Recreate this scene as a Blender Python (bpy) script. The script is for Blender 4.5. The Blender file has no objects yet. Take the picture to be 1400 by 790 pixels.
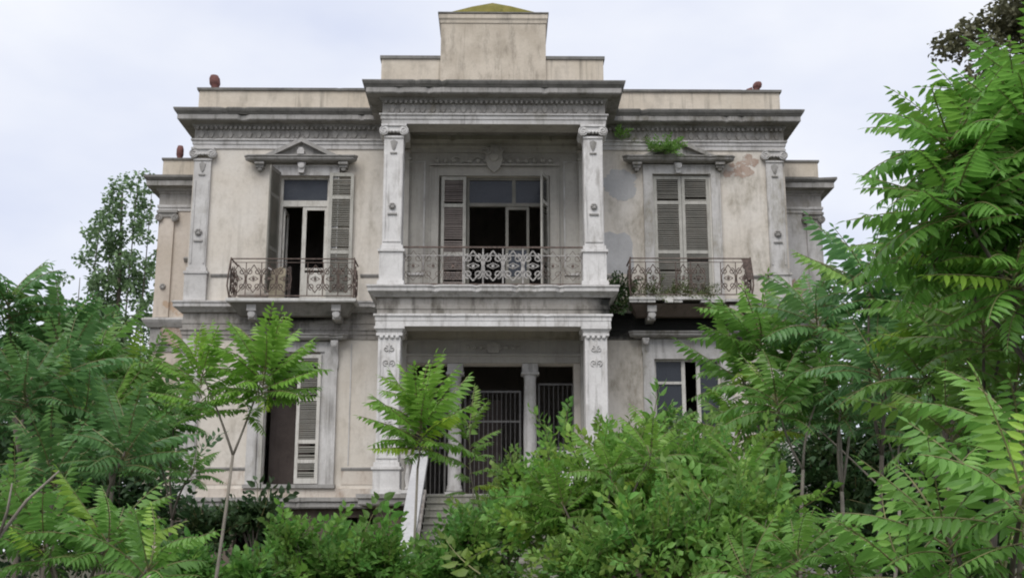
import bpy, math, random
from mathutils import Vector, Matrix, Euler
random.seed(7)
S = bpy.context.scene
R = math.radians
PI = math.pi

# ------------------------------------------------------------------ camera
cam = bpy.data.cameras.new('camera')
cam.sensor_width = 36.0
cam.lens = 1600.0 / 1400.0 * 36.0
cam.clip_end = 2000
co = bpy.data.objects.new('camera', cam)
S.collection.objects.link(co)
co.location = (0.27, 0.0, 1.6)
co.rotation_euler = (R(90 + 12.51), 0, R(-0.64))
S.camera = co

# ------------------------------------------------------------------ world: overcast sky
SUN_EL, SUN_AZ = 52.0, 200.0      # azimuth: direction the light comes from, clockwise from +Y
w = bpy.data.worlds.new('World'); S.world = w; w.use_nodes = True
nt = w.node_tree; nt.nodes.clear()
def N(t, **k):
    n = nt.nodes.new(t)
    for a, b in k.items(): setattr(n, a, b)
    return n
out = N('ShaderNodeOutputWorld'); bg = N('ShaderNodeBackground'); bg.inputs['Strength'].default_value = 0.1
sky = N('ShaderNodeTexSky', sky_type='NISHITA', sun_disc=False)
sky.sun_elevation = R(SUN_EL); sky.sun_rotation = R(SUN_AZ)
tc = N('ShaderNodeTexCoord'); mp = N('ShaderNodeMapping'); mp.inputs['Scale'].default_value = (1.0, 1.0, 2.2)
nz = N('ShaderNodeTexNoise'); nz.inputs['Scale'].default_value = 2.6; nz.inputs['Detail'].default_value = 5; nz.inputs['Roughness'].default_value = 0.5
cr = N('ShaderNodeValToRGB')
cr.color_ramp.elements[0].position = 0.34; cr.color_ramp.elements[0].color = (0.675, 0.725, 0.885, 1)
cr.color_ramp.elements[1].position = 0.64; cr.color_ramp.elements[1].color = (0.91, 0.93, 0.985, 1)
vm = N('ShaderNodeVectorMath', operation='SCALE'); vm.inputs['Scale'].default_value = 9.3
mx = N('ShaderNodeMix', data_type='RGBA'); mx.inputs[0].default_value = 0.93
nt.links.new(tc.outputs['Generated'], mp.inputs['Vector']); nt.links.new(mp.outputs[0], nz.inputs['Vector'])
nt.links.new(nz.outputs['Fac'], cr.inputs['Fac']); nt.links.new(cr.outputs['Color'], vm.inputs[0])
nt.links.new(sky.outputs['Color'], mx.inputs[6]); nt.links.new(vm.outputs[0], mx.inputs[7])
nt.links.new(mx.outputs[2], bg.inputs['Color']); nt.links.new(bg.outputs[0], out.inputs['Surface'])

# ------------------------------------------------------------------ veiled sun
sl = bpy.data.lights.new('sun', 'SUN'); sl.energy = 2.3; sl.angle = R(42); sl.color = (1.0, 0.97, 0.92)
so = bpy.data.objects.new('sun', sl); S.collection.objects.link(so)
az = R(SUN_AZ); el = R(SUN_EL)
sd = Vector((math.sin(az) * math.cos(el), math.cos(az) * math.cos(el), math.sin(el)))
so.rotation_euler = (-sd).to_track_quat('-Z', 'Y').to_euler()
so.location = sd * 60

S.view_settings.view_transform = 'Standard'
S.view_settings.look = 'None'
S.view_settings.exposure = 0.22
S.view_settings.gamma = 1.0
S.view_settings.use_curve_mapping = False
S.render.engine = 'CYCLES'
S.cycles.pixel_filter_type = 'BLACKMAN_HARRIS'
S.cycles.filter_width = 2.0

# ================================================================== materials
def plaster(name, c1, c2, stain=None, stain_amt=0.5, streak=0.4, scale=1.0, rough=0.9, bump=0.25, patch=None, patch_lo=0.62, damp=None, mould_shade=None):
    """weathered render or stone: two tones, run-off streaks, blotches of stain, fine relief"""
    m = bpy.data.materials.new(name); m.use_nodes = True
    t = m.node_tree; b = t.nodes['Principled BSDF']; b.inputs['Roughness'].default_value = rough
    if 'Specular IOR Level' in b.inputs: b.inputs['Specular IOR Level'].default_value = 0.25
    def nn(ty, **k):
        n = t.nodes.new(ty)
        for a, v in k.items(): setattr(n, a, v)
        return n
    L = t.links.new
    g = nn('ShaderNodeNewGeometry')
    def noise(sc, det, vec=(1, 1, 1), rg=0.55):
        mpn = nn('ShaderNodeMapping'); mpn.inputs['Scale'].default_value = vec
        L(g.outputs['Position'], mpn.inputs['Vector'])
        n = nn('ShaderNodeTexNoise'); n.inputs['Scale'].default_value = sc; n.inputs['Detail'].default_value = det; n.inputs['Roughness'].default_value = rg
        L(mpn.outputs[0], n.inputs['Vector']); return n
    def ramp(src, lo, hi):
        r = nn('ShaderNodeMapRange'); r.inputs['From Min'].default_value = lo; r.inputs['From Max'].default_value = hi
        L(src, r.inputs['Value']); return r.outputs[0]
    def mix(fac, a, bcol):
        x = nn('ShaderNodeMix', data_type='RGBA')
        if isinstance(fac, float): x.inputs[0].default_value = fac
        else: L(fac, x.inputs[0])
        if isinstance(a, tuple): x.inputs[6].default_value = (*a, 1)
        else: L(a, x.inputs[6])
        if isinstance(bcol, tuple): x.inputs[7].default_value = (*bcol, 1)
        else: L(bcol, x.inputs[7])
        return x.outputs[2]
    def mul(a, f):
        x = nn('ShaderNodeMath', operation='MULTIPLY'); L(a, x.inputs[0])
        if isinstance(f, float): x.inputs[1].default_value = f
        else: L(f, x.inputs[1])
        return x.outputs[0]
    big = noise(0.9 * scale, 4)
    col = mix(ramp(big.outputs['Fac'], 0.35, 0.66), c1, c2)
    fine = noise(9 * scale, 4, rg=0.7)
    col = mix(mul(ramp(fine.outputs['Fac'], 0.45, 0.75), 0.35), col, tuple(v * 0.72 for v in c1))
    if stain:
        st = noise(2.3 * scale, 5, (1, 1, 0.35), 0.65)
        col = mix(mul(ramp(st.outputs['Fac'], 0.52, 0.72), stain_amt), col, stain)
        sk = noise(3.2 * scale, 3, (1.6, 1.6, 0.12), 0.6)
        col = mix(mul(ramp(sk.outputs['Fac'], 0.55, 0.78), streak), col, tuple(v * 0.6 for v in stain))
    if damp:
        # old rain damage, worst on the east side of the house, with its own ragged outline
        dn = noise(1.5, 5, (1, 1, 0.6), 0.62); dn2 = noise(7.0, 4, (1, 1, 0.5), 0.7)
        sx = nn('ShaderNodeSeparateXYZ'); L(g.outputs['Position'], sx.inputs[0])
        k1 = nn('ShaderNodeMapRange'); k1.inputs['From Min'].default_value = 1.5; k1.inputs['From Max'].default_value = 4.5; k1.inputs['To Max'].default_value = damp[1]; L(sx.outputs['X'], k1.inputs['Value'])
        ad = nn('ShaderNodeMath', operation='ADD'); L(dn.outputs['Fac'], ad.inputs[0]); L(k1.outputs[0], ad.inputs[1])
        dm = mul(ramp(ad.outputs[0], 0.56, 0.72), ramp(dn2.outputs['Fac'], 0.3, 0.62))
        col = mix(mul(dm, damp[2]), col, damp[0])
    if mould_shade:
        # mouldy black growth and the deep shade under the balconies, both painted as colour
        mc, spots = mould_shade; mn = noise(2.2, 5, (1, 1, 1), 0.65)
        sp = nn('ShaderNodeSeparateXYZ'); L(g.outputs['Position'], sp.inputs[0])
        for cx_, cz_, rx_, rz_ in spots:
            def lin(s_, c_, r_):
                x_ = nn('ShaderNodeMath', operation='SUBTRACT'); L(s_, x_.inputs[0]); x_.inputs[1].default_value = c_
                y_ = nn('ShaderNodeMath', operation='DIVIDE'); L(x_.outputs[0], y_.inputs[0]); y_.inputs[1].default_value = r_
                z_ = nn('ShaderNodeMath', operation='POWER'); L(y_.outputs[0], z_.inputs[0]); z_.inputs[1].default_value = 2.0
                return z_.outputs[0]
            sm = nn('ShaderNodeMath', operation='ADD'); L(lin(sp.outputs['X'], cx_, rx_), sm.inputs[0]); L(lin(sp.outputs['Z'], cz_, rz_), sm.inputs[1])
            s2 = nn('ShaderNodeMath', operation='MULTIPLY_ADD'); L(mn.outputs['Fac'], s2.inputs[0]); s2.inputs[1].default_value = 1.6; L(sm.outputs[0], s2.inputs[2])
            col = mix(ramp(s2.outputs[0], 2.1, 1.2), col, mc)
    if patch:
        pn = noise(1.1 * scale, 5, rg=0.6)
        col = mix(ramp(pn.outputs['Fac'], patch_lo, patch_lo + 0.03), col, patch)
    L(col, b.inputs['Base Color'])
    bp = nn('ShaderNodeBump'); bp.inputs['Strength'].default_value = bump; bp.inputs['Distance'].default_value = 0.03
    L(fine.outputs['Fac'], bp.inputs['Height']); L(bp.outputs[0], b.inputs['Normal'])
    return m

def simple(name, c, rough=0.6, metal=0.0, var=0.3, scale=14.0):
    m = bpy.data.materials.new(name); m.use_nodes = True
    t = m.node_tree; b = t.nodes['Principled BSDF']; b.inputs['Roughness'].default_value = rough; b.inputs['Metallic'].default_value = metal
    n = t.nodes.new('ShaderNodeTexNoise'); n.inputs['Scale'].default_value = scale; n.inputs['Detail'].default_value = 5
    g = t.nodes.new('ShaderNodeNewGeometry'); t.links.new(g.outputs['Position'], n.inputs['Vector'])
    r = t.nodes.new('ShaderNodeValToRGB')
    r.color_ramp.elements[0].position = 0.3; r.color_ramp.elements[1].position = 0.7
    r.color_ramp.elements[0].color = (*[v * (1 - var) for v in c], 1)
    r.color_ramp.elements[1].color = (*[min(1, v * (1 + var)) for v in c], 1)
    t.links.new(n.outputs['Fac'], r.inputs['Fac']); t.links.new(r.outputs[0], b.inputs['Base Color'])
    return m

def leafmat(name, dark, light, trans=0.3, rough=0.42):
    m = bpy.data.materials.new(name); m.use_nodes = True
    t = m.node_tree; b = t.nodes['Principled BSDF']; o = t.nodes['Material Output']
    b.inputs['Roughness'].default_value = rough
    oi = t.nodes.new('ShaderNodeObjectInfo'); g = t.nodes.new('ShaderNodeNewGeometry')
    n = t.nodes.new('ShaderNodeTexNoise'); n.inputs['Scale'].default_value = 3.0; n.inputs['Detail'].default_value = 3
    t.links.new(g.outputs['Position'], n.inputs['Vector'])
    ad = t.nodes.new('ShaderNodeMath'); ad.operation = 'ADD'
    t.links.new(g.outputs['Random Per Island'], ad.inputs[0]); t.links.new(n.outputs['Fac'], ad.inputs[1])
    hf = t.nodes.new('ShaderNodeMath'); hf.operation = 'MULTIPLY'; hf.inputs[1].default_value = 0.5; t.links.new(ad.outputs[0], hf.inputs[0])
    mxn = t.nodes.new('ShaderNodeMix'); mxn.data_type = 'RGBA'
    mxn.inputs[6].default_value = (*dark, 1); mxn.inputs[7].default_value = (*light, 1)
    t.links.new(hf.outputs[0], mxn.inputs[0])
    ml = t.nodes.new('ShaderNodeMix'); ml.data_type = 'RGBA'; ml.blend_type = 'MULTIPLY'; ml.inputs[0].default_value = 1.0
    t.links.new(mxn.outputs[2], ml.inputs[6]); t.links.new(oi.outputs['Color'], ml.inputs[7])
    t.links.new(ml.outputs[2], b.inputs['Base Color'])
    tr = t.nodes.new('ShaderNodeBsdfTranslucent'); ms = t.nodes.new('ShaderNodeMixShader'); ms.inputs[0].default_value = trans
    t.links.new(ml.outputs[2], tr.inputs['Color'])
    t.links.new(b.outputs[0], ms.inputs[1]); t.links.new(tr.outputs[0], ms.inputs[2]); t.links.new(ms.outputs[0], o.inputs['Surface'])
    return m

def glassmat(name, c):
    m = bpy.data.materials.new(name); m.use_nodes = True
    b = m.node_tree.nodes['Principled BSDF']; b.inputs['Base Color'].default_value = (*c, 1); b.inputs['Roughness'].default_value = 0.12; b.inputs['Specular IOR Level'].default_value = 0.3
    n = m.node_tree.nodes.new('ShaderNodeTexNoise'); n.inputs['Scale'].default_value = 2.5; n.inputs['Detail'].default_value = 4
    mr = m.node_tree.nodes.new('ShaderNodeMapRange'); mr.inputs['To Min'].default_value = 0.08; mr.inputs['To Max'].default_value = 0.45
    m.node_tree.links.new(n.outputs['Fac'], mr.inputs['Value']); m.node_tree.links.new(mr.outputs[0], b.inputs['Roughness'])
    return m

M = {}
M['wall'] = plaster('cream_plaster', (0.565, 0.515, 0.448), (0.62, 0.58, 0.525), (0.34, 0.30, 0.25), 0.5, 0.28, damp=((0.27, 0.24, 0.19), 0.10, 0.75))
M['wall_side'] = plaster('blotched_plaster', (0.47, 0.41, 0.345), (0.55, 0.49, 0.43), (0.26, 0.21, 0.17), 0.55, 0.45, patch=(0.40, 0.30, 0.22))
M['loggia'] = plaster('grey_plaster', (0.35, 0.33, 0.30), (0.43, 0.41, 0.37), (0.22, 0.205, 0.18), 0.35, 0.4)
M['parapet'] = plaster('buff_plaster', (0.49, 0.43, 0.35), (0.57, 0.51, 0.43), (0.24, 0.215, 0.18), 0.55, 0.8)
M['pylon'] = plaster('mottled_buff_plaster', (0.43, 0.375, 0.305), (0.54, 0.48, 0.40), (0.25, 0.22, 0.18), 0.75, 0.5, 2.2, damp=((0.24, 0.21, 0.16), 0.0, 0.6))
M['trim'] = plaster('grey_white_stone', (0.44, 0.425, 0.41), (0.56, 0.545, 0.53), (0.20, 0.185, 0.165), 0.7, 0.65, 1.4, damp=((0.22, 0.20, 0.15), 0.08, 0.7))
M['column'] = plaster('white_marble', (0.55, 0.535, 0.52), (0.66, 0.645, 0.63), (0.28, 0.26, 0.235), 0.7, 0.7, 1.8, rough=0.75)
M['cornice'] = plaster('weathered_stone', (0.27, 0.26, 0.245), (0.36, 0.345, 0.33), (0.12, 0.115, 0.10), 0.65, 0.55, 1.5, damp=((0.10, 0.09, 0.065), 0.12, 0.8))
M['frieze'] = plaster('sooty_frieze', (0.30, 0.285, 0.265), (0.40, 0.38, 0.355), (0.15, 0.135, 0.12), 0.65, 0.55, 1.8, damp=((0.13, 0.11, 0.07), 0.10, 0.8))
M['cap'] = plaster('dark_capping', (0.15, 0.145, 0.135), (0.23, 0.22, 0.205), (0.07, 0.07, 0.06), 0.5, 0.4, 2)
M['band'] = plaster('rain_blackened_stone', (0.27, 0.25, 0.225), (0.38, 0.36, 0.335), (0.085, 0.075, 0.06), 0.85, 0.75, 1.3, damp=((0.08, 0.07, 0.05), 0.10, 0.85), mould_shade=((0.022, 0.022, 0.02), ((5.3, 7.5, 1.9, 0.75), (-5.2, 7.75, 1.2, 0.2), (3.4, 7.6, 0.8, 0.55))))
M['base'] = plaster('brown_basement', (0.115, 0.09, 0.072), (0.18, 0.145, 0.12), (0.05, 0.045, 0.04), 0.6, 0.5, 1.2)
M['dirty'] = plaster('stained_render', (0.50, 0.44, 0.38), (0.58, 0.53, 0.47), (0.26, 0.18, 0.13), 0.75, 0.4, 1.3)
M['cement'] = plaster('cement_repair', (0.40, 0.395, 0.395), (0.46, 0.455, 0.45), (0.33, 0.32, 0.31), 0.4, 0.3, 1.5)
M['brick'] = plaster('bare_brick', (0.37, 0.27, 0.215), (0.45, 0.36, 0.30), (0.26, 0.20, 0.16), 0.7, 0.1, 4, bump=0.8, patch=(0.5, 0.46, 0.41), patch_lo=0.58)
M['concrete'] = plaster('pale_concrete', (0.50, 0.49, 0.465), (0.60, 0.585, 0.56), (0.24, 0.22, 0.18), 0.6, 0.3, 2)
M['step'] = plaster('mossy_step_stone', (0.20, 0.195, 0.165), (0.29, 0.28, 0.245), (0.09, 0.095, 0.05), 0.7, 0.3, 2.5)
M['soffit'] = plaster('dark_grey_concrete', (0.22, 0.21, 0.19), (0.30, 0.285, 0.26), (0.10, 0.1, 0.08), 0.6, 0.2, 2)  # darker concrete tone for the loggia ceiling and balcony underside
M['moss'] = plaster('moss', (0.15, 0.14, 0.03), (0.21, 0.18, 0.05), (0.10, 0.09, 0.03), 0.5, 0.0, 4, bump=0.8)
M['clay'] = simple('red_clay', (0.14, 0.058, 0.05), 0.85, var=0.4, scale=8)
M['wood_frame'] = plaster('peeling_white_paint', (0.50, 0.48, 0.44), (0.58, 0.56, 0.52), (0.27, 0.24, 0.20), 0.6, 0.5, 3, rough=0.7)
M['shutter'] = plaster('grey_green_shutter_paint', (0.36, 0.35, 0.315), (0.44, 0.425, 0.385), (0.20, 0.18, 0.155), 0.6, 0.5, 3, rough=0.75)
M['louvre'] = plaster('faded_louvre', (0.17, 0.165, 0.145), (0.22, 0.21, 0.185), (0.2, 0.17, 0.14), 0.5, 0.4, 3, rough=0.8)
M['louvre_brown'] = plaster('brown_louvre', (0.21, 0.18, 0.165), (0.26, 0.225, 0.205), (0.14, 0.11, 0.1), 0.5, 0.4, 3, rough=0.8)
M['iron'] = simple('rusty_iron', (0.105, 0.075, 0.062), 0.75, 0.1, 0.5)
M['iron_pale'] = simple('grey_painted_iron', (0.34, 0.325, 0.31), 0.6, 0.0, 0.4)
M['grille'] = simple('dull_grey_iron', (0.12, 0.115, 0.11), 0.6, 0.1, 0.3)
M['glass'] = glassmat('dusty_glass', (0.035, 0.04, 0.05))
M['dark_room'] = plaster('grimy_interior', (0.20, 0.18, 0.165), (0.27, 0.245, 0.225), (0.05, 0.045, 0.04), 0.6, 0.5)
M['brown_door'] = plaster('dark_brown_paint', (0.055, 0.044, 0.040), (0.075, 0.060, 0.055), (0.05, 0.04, 0.036), 0.5, 0.4, 3)
M['bark'] = plaster('grey_bark', (0.22, 0.195, 0.165), (0.30, 0.27, 0.23), (0.12, 0.11, 0.09), 0.5, 0.3, 6)
M['bark_dark'] = plaster('dark_bark', (0.10, 0.085, 0.07), (0.15, 0.13, 0.105), (0.06, 0.05, 0.04), 0.5, 0.3, 6)
M['stalk'] = simple('leaf_stalk', (0.16, 0.15, 0.06), 0.6, var=0.3)
M['ail'] = leafmat('ailanthus_leaf', (0.090, 0.205, 0.042), (0.190, 0.365, 0.088), 0.50)
M['ail_cool'] = leafmat('ailanthus_leaf_cool', (0.076, 0.172, 0.056), (0.150, 0.292, 0.100), 0.48)
M['bush'] = leafmat('bush_leaf', (0.090, 0.205, 0.036), (0.240, 0.440, 0.100), 0.48, 0.55)
M['weed'] = leafmat('scrub_leaf', (0.060, 0.095, 0.025), (0.125, 0.165, 0.050), 0.3, 0.6)
M['poplar'] = leafmat('poplar_leaf', (0.13, 0.22, 0.10), (0.24, 0.35, 0.17), 0.35, 0.6)
M['dusk'] = leafmat('brown_green_leaf', (0.10, 0.105, 0.055), (0.17, 0.165, 0.09), 0.25, 0.6)
M['soil'] = plaster('leafy_soil', (0.055, 0.05, 0.03), (0.08, 0.075, 0.04), (0.03, 0.035, 0.015), 0.6, 0.0, 3, bump=0.7)
M['sack'] = plaster('brown_sacking', (0.24, 0.21, 0.155), (0.31, 0.27, 0.2), (0.16, 0.13, 0.1), 0.5, 0.2, 4)
M['rag'] = simple('orange_rag', (0.40, 0.15, 0.05), 0.9, var=0.4)
M['white_stone'] = plaster('white_stone', (0.62, 0.6, 0.58), (0.72, 0.7, 0.68), (0.4, 0.37, 0.34), 0.5, 0.3, 4)

# ================================================================== mesh helpers
WL = {}
def empty(name, loc, label=None, cat=None, group=None):
    o = bpy.data.objects.new(name, None); S.collection.objects.link(o); o.location = loc
    o.empty_display_size = 0.2
    WL[o] = Vector(loc)
    if label: o['label'] = label
    if cat: o['category'] = cat
    if group: o['group'] = group
    return o

class MB:
    def __init__(s): s.v = []; s.f = []; s.mi = []; s.cm = 0
    def add(s, vs, fs):
        n = len(s.v); s.v += [tuple(p) for p in vs]; s.f += [tuple(i + n for i in f) for f in fs]; s.mi += [s.cm] * len(fs)
        return s
    def box(s, x0, x1, y0, y1, z0, z1):
        return s.add([(x0, y0, z0), (x1, y0, z0), (x1, y1, z0), (x0, y1, z0), (x0, y0, z1), (x1, y0, z1), (x1, y1, z1), (x0, y1, z1)],
                     [(3, 2, 1, 0), (4, 5, 6, 7), (0, 1, 5, 4), (1, 2, 6, 5), (2, 3, 7, 6), (3, 0, 4, 7)])
    def frustum(s, b, t):
        """b, t: (x0,x1,y0,y1,z)"""
        x0, x1, y0, y1, z0 = b; X0, X1, Y0, Y1, z1 = t
        return s.add([(x0, y0, z0), (x1, y0, z0), (x1, y1, z0), (x0, y1, z0), (X0, Y0, z1), (X1, Y0, z1), (X1, Y1, z1), (X0, Y1, z1)],
                     [(3, 2, 1, 0), (4, 5, 6, 7), (0, 1, 5, 4), (1, 2, 6, 5), (2, 3, 7, 6), (3, 0, 4, 7)])
    def sweep(s, path, prof, cap=True):
        """moulding: profile of (outward, z) carried along an XY path with mitred corners"""
        P0 = [Vector(p) for p in path]; P = []; chip = []
        q_ = random.Random(int(abs(prof[0][1]) * 1000) + len(path)); mo = max(o for o, z in prof)
        for i, p in enumerate(P0):
            P.append(p); chip.append(0.0)
            if i < len(P0) - 1:
                ln = (P0[i+1] - p).length; k_ = int(ln / 0.11) if ln > 0.8 and p.y < 36 else 0
                for j in range(1, k_):
                    P.append(p.lerp(P0[i+1], (j + q_.uniform(-.3, .3)) / k_)); chip.append(q_.uniform(-0.004, 0.004) - (q_.uniform(0.02, 0.06) if q_.random() < 0.05 else 0))
        n = len(P); rows = []
        for i, p in enumerate(P):
            ns = []
            if i > 0: d = (P[i] - P[i-1]).normalized(); ns.append(Vector((d.y, -d.x)))
            if i < n - 1: d = (P[i+1] - P[i]).normalized(); ns.append(Vector((d.y, -d.x)))
            if len(ns) == 2:
                m = (ns[0] + ns[1]).normalized(); m = m / max(0.2, m.dot(ns[0]))
            else: m = ns[0]
            cc = chip[i]
            rows.append([(p.x + m.x * (o + (cc if o > 0.7 * mo and mo > 0.15 else 0)), p.y + m.y * (o + (cc if o > 0.7 * mo and mo > 0.15 else 0)), z + (cc * 0.25 if o > 0.7 * mo and mo > 0.04 else 0)) for o, z in prof])
        k = len(prof); vs = [v for r in rows for v in r]; fs = []
        for i in range(n - 1):
            for j in range(k - 1):
                a = i * k + j; fs.append((a, a + k, a + k + 1, a + 1))
        if cap: fs.append(tuple(range(k))); fs.append(tuple(reversed(range((n-1)*k, n*k))))
        return s.add(vs, fs)
    def tube(s, pts, r, sides=5, taper=None):
        pts = [Vector(p) for p in pts]; n = len(pts); vs = []; fs = []
        up = Vector((0, 0, 1)); prev = None
        for i, p in enumerate(pts):
            t = (pts[min(i+1, n-1)] - pts[max(i-1, 0)])
            if t.length < 1e-9: t = Vector((0, 0, 1))
            t.normalize()
            if prev is None:
                a = t.cross(up)
                if a.length < 0.1: a = t.cross(Vector((1, 0, 0)))
            else: a = prev - t * prev.dot(t)
            a.normalize(); prev = a; b = t.cross(a)
            rr = r[i] if isinstance(r, (list, tuple)) else r
            for k in range(sides):
                q = 2 * PI * k / sides; vs.append(p + (a * math.cos(q) + b * math.sin(q)) * rr)
        for i in range(n - 1):
            for k in range(sides):
                a0 = i * sides + k; a1 = i * sides + (k + 1) % sides
                fs.append((a0, a1, a1 + sides, a0 + sides))
        fs.append(tuple(reversed(range(sides)))); fs.append(tuple(range((n-1)*sides, n*sides)))
        return s.add(vs, fs)
    def lathe(s, cx, cy, prof, sides=12):
        """prof: (r, z) bottom to top"""
        vs = []; fs = []
        for r, z in prof:
            for k in range(sides):
                q = 2 * PI * k / sides; vs.append((cx + r * math.cos(q), cy + r * math.sin(q), z))
        for i in range(len(prof) - 1):
            for k in range(sides):
                a = i * sides + k; b = i * sides + (k + 1) % sides; fs.append((a, b, b + sides, a + sides))
        fs.append(tuple(reversed(range(sides)))); n = len(prof) - 1; fs.append(tuple(range(n * sides, (n + 1) * sides)))
        return s.add(vs, fs)
    def disc_y(s, cx, cz, r, y0, y1, sides=14, dome=0.0):
        """drum with its axis along Y, front at y0"""
        vs = []; fs = []
        for y, rr in ((y1, r), (y0, r), (y0 - dome * 0.6, r * 0.72), (y0 - dome, r * 0.3)) if dome else ((y1, r), (y0, r)):
            for k in range(sides):
                q = 2 * PI * k / sides; vs.append((cx + rr * math.cos(q), y, cz + rr * math.sin(q)))
        m = len(vs) // sides
        for i in range(m - 1):
            for k in range(sides):
                a = i * sides + k; b = i * sides + (k + 1) % sides; fs.append((b, a, a + sides, b + sides))
        fs.append(tuple(range((m-1)*sides, m*sides)))
        return s.add(vs, fs)
    def poly_y(s, pts, y0, y1):
        """outline of (x,z) points given thickness between y0 (front) and y1"""
        n = len(pts); vs = [(x, y0, z) for x, z in pts] + [(x, y1, z) for x, z in pts]
        fs = [tuple(range(n)), tuple(reversed(range(n, 2 * n)))] + [(i, i + n, (i + 1) % n + n, (i + 1) % n) for i in range(n)]
        return s.add(vs, fs)
    def wall(s, x0, x1, z0, z1, y, t, holes):
        xs = sorted({x0, x1} | {h[0] for h in holes} | {h[1] for h in holes}); zs = sorted({z0, z1} | {h[2] for h in holes} | {h[3] for h in holes})
        def hol(i, j):
            cx = (xs[i] + xs[i+1]) / 2; cz = (zs[j] + zs[j+1]) / 2
            return any(h[0] < cx < h[1] and h[2] < cz < h[3] for h in holes)
        for i in range(len(xs) - 1):
            for j in range(len(zs) - 1):
                if hol(i, j): continue
                a, b, c, d = xs[i], xs[i+1], zs[j], zs[j+1]
                s.add([(a, y, c), (b, y, c), (b, y, d), (a, y, d)], [(0, 1, 2, 3)])
                s.add([(a, y + t, c), (b, y + t, c), (b, y + t, d), (a, y + t, d)], [(3, 2, 1, 0)])
        for a, b, c, d in holes:
            s.add([(a, y, c), (b, y, c), (b, y, d), (a, y, d), (a, y+t, c), (b, y+t, c), (b, y+t, d), (a, y+t, d)],
                  [(0, 4, 5, 1), (1, 5, 6, 2), (2, 6, 7, 3), (3, 7, 4, 0)])
        s.add([(x0, y, z0), (x0, y+t, z0), (x0, y+t, z1), (x0, y, z1), (x1, y, z0), (x1, y+t, z0), (x1, y+t, z1), (x1, y, z1)],
              [(0, 3, 2, 1), (4, 5, 6, 7), (3, 7, 6, 2)])
        return s
    def mesh(s, name, mats, org=(0, 0, 0), smooth=False):
        me = bpy.data.meshes.new(name); o = Vector(org)
        me.from_pydata([tuple(Vector(p) - o) for p in s.v], [], s.f)
        for m in (mats if isinstance(mats, list) else [mats]): me.materials.append(m)
        if any(s.mi): me.polygons.foreach_set('material_index', s.mi)
        if smooth: me.polygons.foreach_set('use_smooth', [True] * len(s.f))
        me.update(); return me
    def part(s, name, mat, parent, smooth=False, org=None, kind=None, label=None):
        if org is None: org = WL[parent] if parent else Vector((0, 0, 0))
        o = bpy.data.objects.new(name, s.mesh(name, mat, org, smooth)); S.collection.objects.link(o)
        org = Vector(org); WL[o] = org
        if parent: o.parent = parent; o.location = org - WL[parent]
        else: o.location = org
        if kind: o['kind'] = kind
        if label: o['label'] = label
        return o
def pieces(mb, name, mat, parent, **k):
    """every separate piece of the builder becomes an object of its own"""
    par_ = list(range(len(mb.v)))
    def fd(i):
        while par_[i] != i: par_[i] = par_[par_[i]]; i = par_[i]
        return i
    for f in mb.f:
        for i in f[1:]: par_[fd(i)] = fd(f[0])
    grp = {}
    for f in mb.f: grp.setdefault(fd(f[0]), []).append(f)
    out_ = []
    for fs in grp.values():
        ids = sorted({i for f in fs for i in f}); ix = {i: n for n, i in enumerate(ids)}
        m_ = MB(); m_.add([mb.v[i] for i in ids], [tuple(ix[i] for i in f) for f in fs]); out_.append(m_.part(name, mat, parent, **k))
    return out_[0]
def inst(me, name, parent, loc, rot=(0, 0, 0), sc=1.0, color=None):
    o = bpy.data.objects.new(name, me); S.collection.objects.link(o); o.parent = parent
    o.location = Vector(loc) - WL[parent]; o.rotation_euler = rot
    o.scale = (sc, sc, sc) if not isinstance(sc, tuple) else sc
    if color: o.color = (*color, 1)
    WL[o] = Vector(loc); return o
def spiral(cx, cz, r0, r1, a0, turns, n=14):
    return [(cx + (r0 + (r1 - r0) * i / (n-1)) * math.cos(a0 + 2 * PI * turns * i / (n-1)), cz + (r0 + (r1 - r0) * i / (n-1)) * math.sin(a0 + 2 * PI * turns * i / (n-1))) for i in range(n)]

# ================================================================== ground
def ground():
    mb = MB(); n = 60; vs = []; fs = []
    xs = [-400, -120, -60] + [-30 + i for i in range(61)] + [60, 120, 400]
    ys = [-60, -25, -12] + [-5 + i for i in range(60)] + [80, 160, 700]
    rr = random.Random(3)
    for y in ys:
        for x in xs:
            flat = abs(x) > 35 or y > 55 or y < -6
            vs.append((x, y, 0 if flat else rr.uniform(-0.05, 0.05)))
    k = len(xs)
    for j in range(len(ys) - 1):
        for i in range(k - 1): a = j * k + i; fs.append((a, a + 1, a + 1 + k, a + k))
    mb.add(vs, fs); o = mb.part('ground', M['soil'], None, smooth=True, kind='structure')
ground()

# ================================================================== the mansion
YW, YP, YB, YG = 31.0, 29.0, 42.0, 33.2     # wall, porch front, back, wing front
XL, XR = -8.2, 8.2
PL, PR = -2.78, 3.02                         # porch sides
CX = 0.12
house = empty('mansion', (CX, 36.0, 0), 'derelict two-storey neoclassical mansion of cream plaster with a columned porch', 'mansion')

# openings (x0, x1, z0, z1)
H_FL = (-5.78, -4.42, 8.16, 11.66)
H_FC = (-1.40, 1.66, 8.16, 11.66)
H_FR = (4.50, 6.12, 8.16, 11.74)
H_GL = (-5.99, -4.50, 3.24, 6.72)
H_GR = (4.42, 6.20, 3.90, 6.56)
H_GC = (-2.05, 2.27, 2.90, 6.42)
mb = MB(); mb.wall(XL, XR, 2.85, 13.12, YW, 0.45, [H_FL, H_FC, H_FR, H_GL, H_GR, H_GC]); mb.part('front_wall', M['wall'], house)
mb = MB()
mb.box(XL, XL + 0.45, YW + 0.452, YB, 0, 13.1); mb.box(XR - 0.45, XR, YW + 0.452, YB, 0, 13.1); mb.box(XL + 0.452, XR - 0.452, YB - 0.4, YB, 0, 13.1)
pieces(mb, 'outer_wall', M['wall_side'], house)
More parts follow.
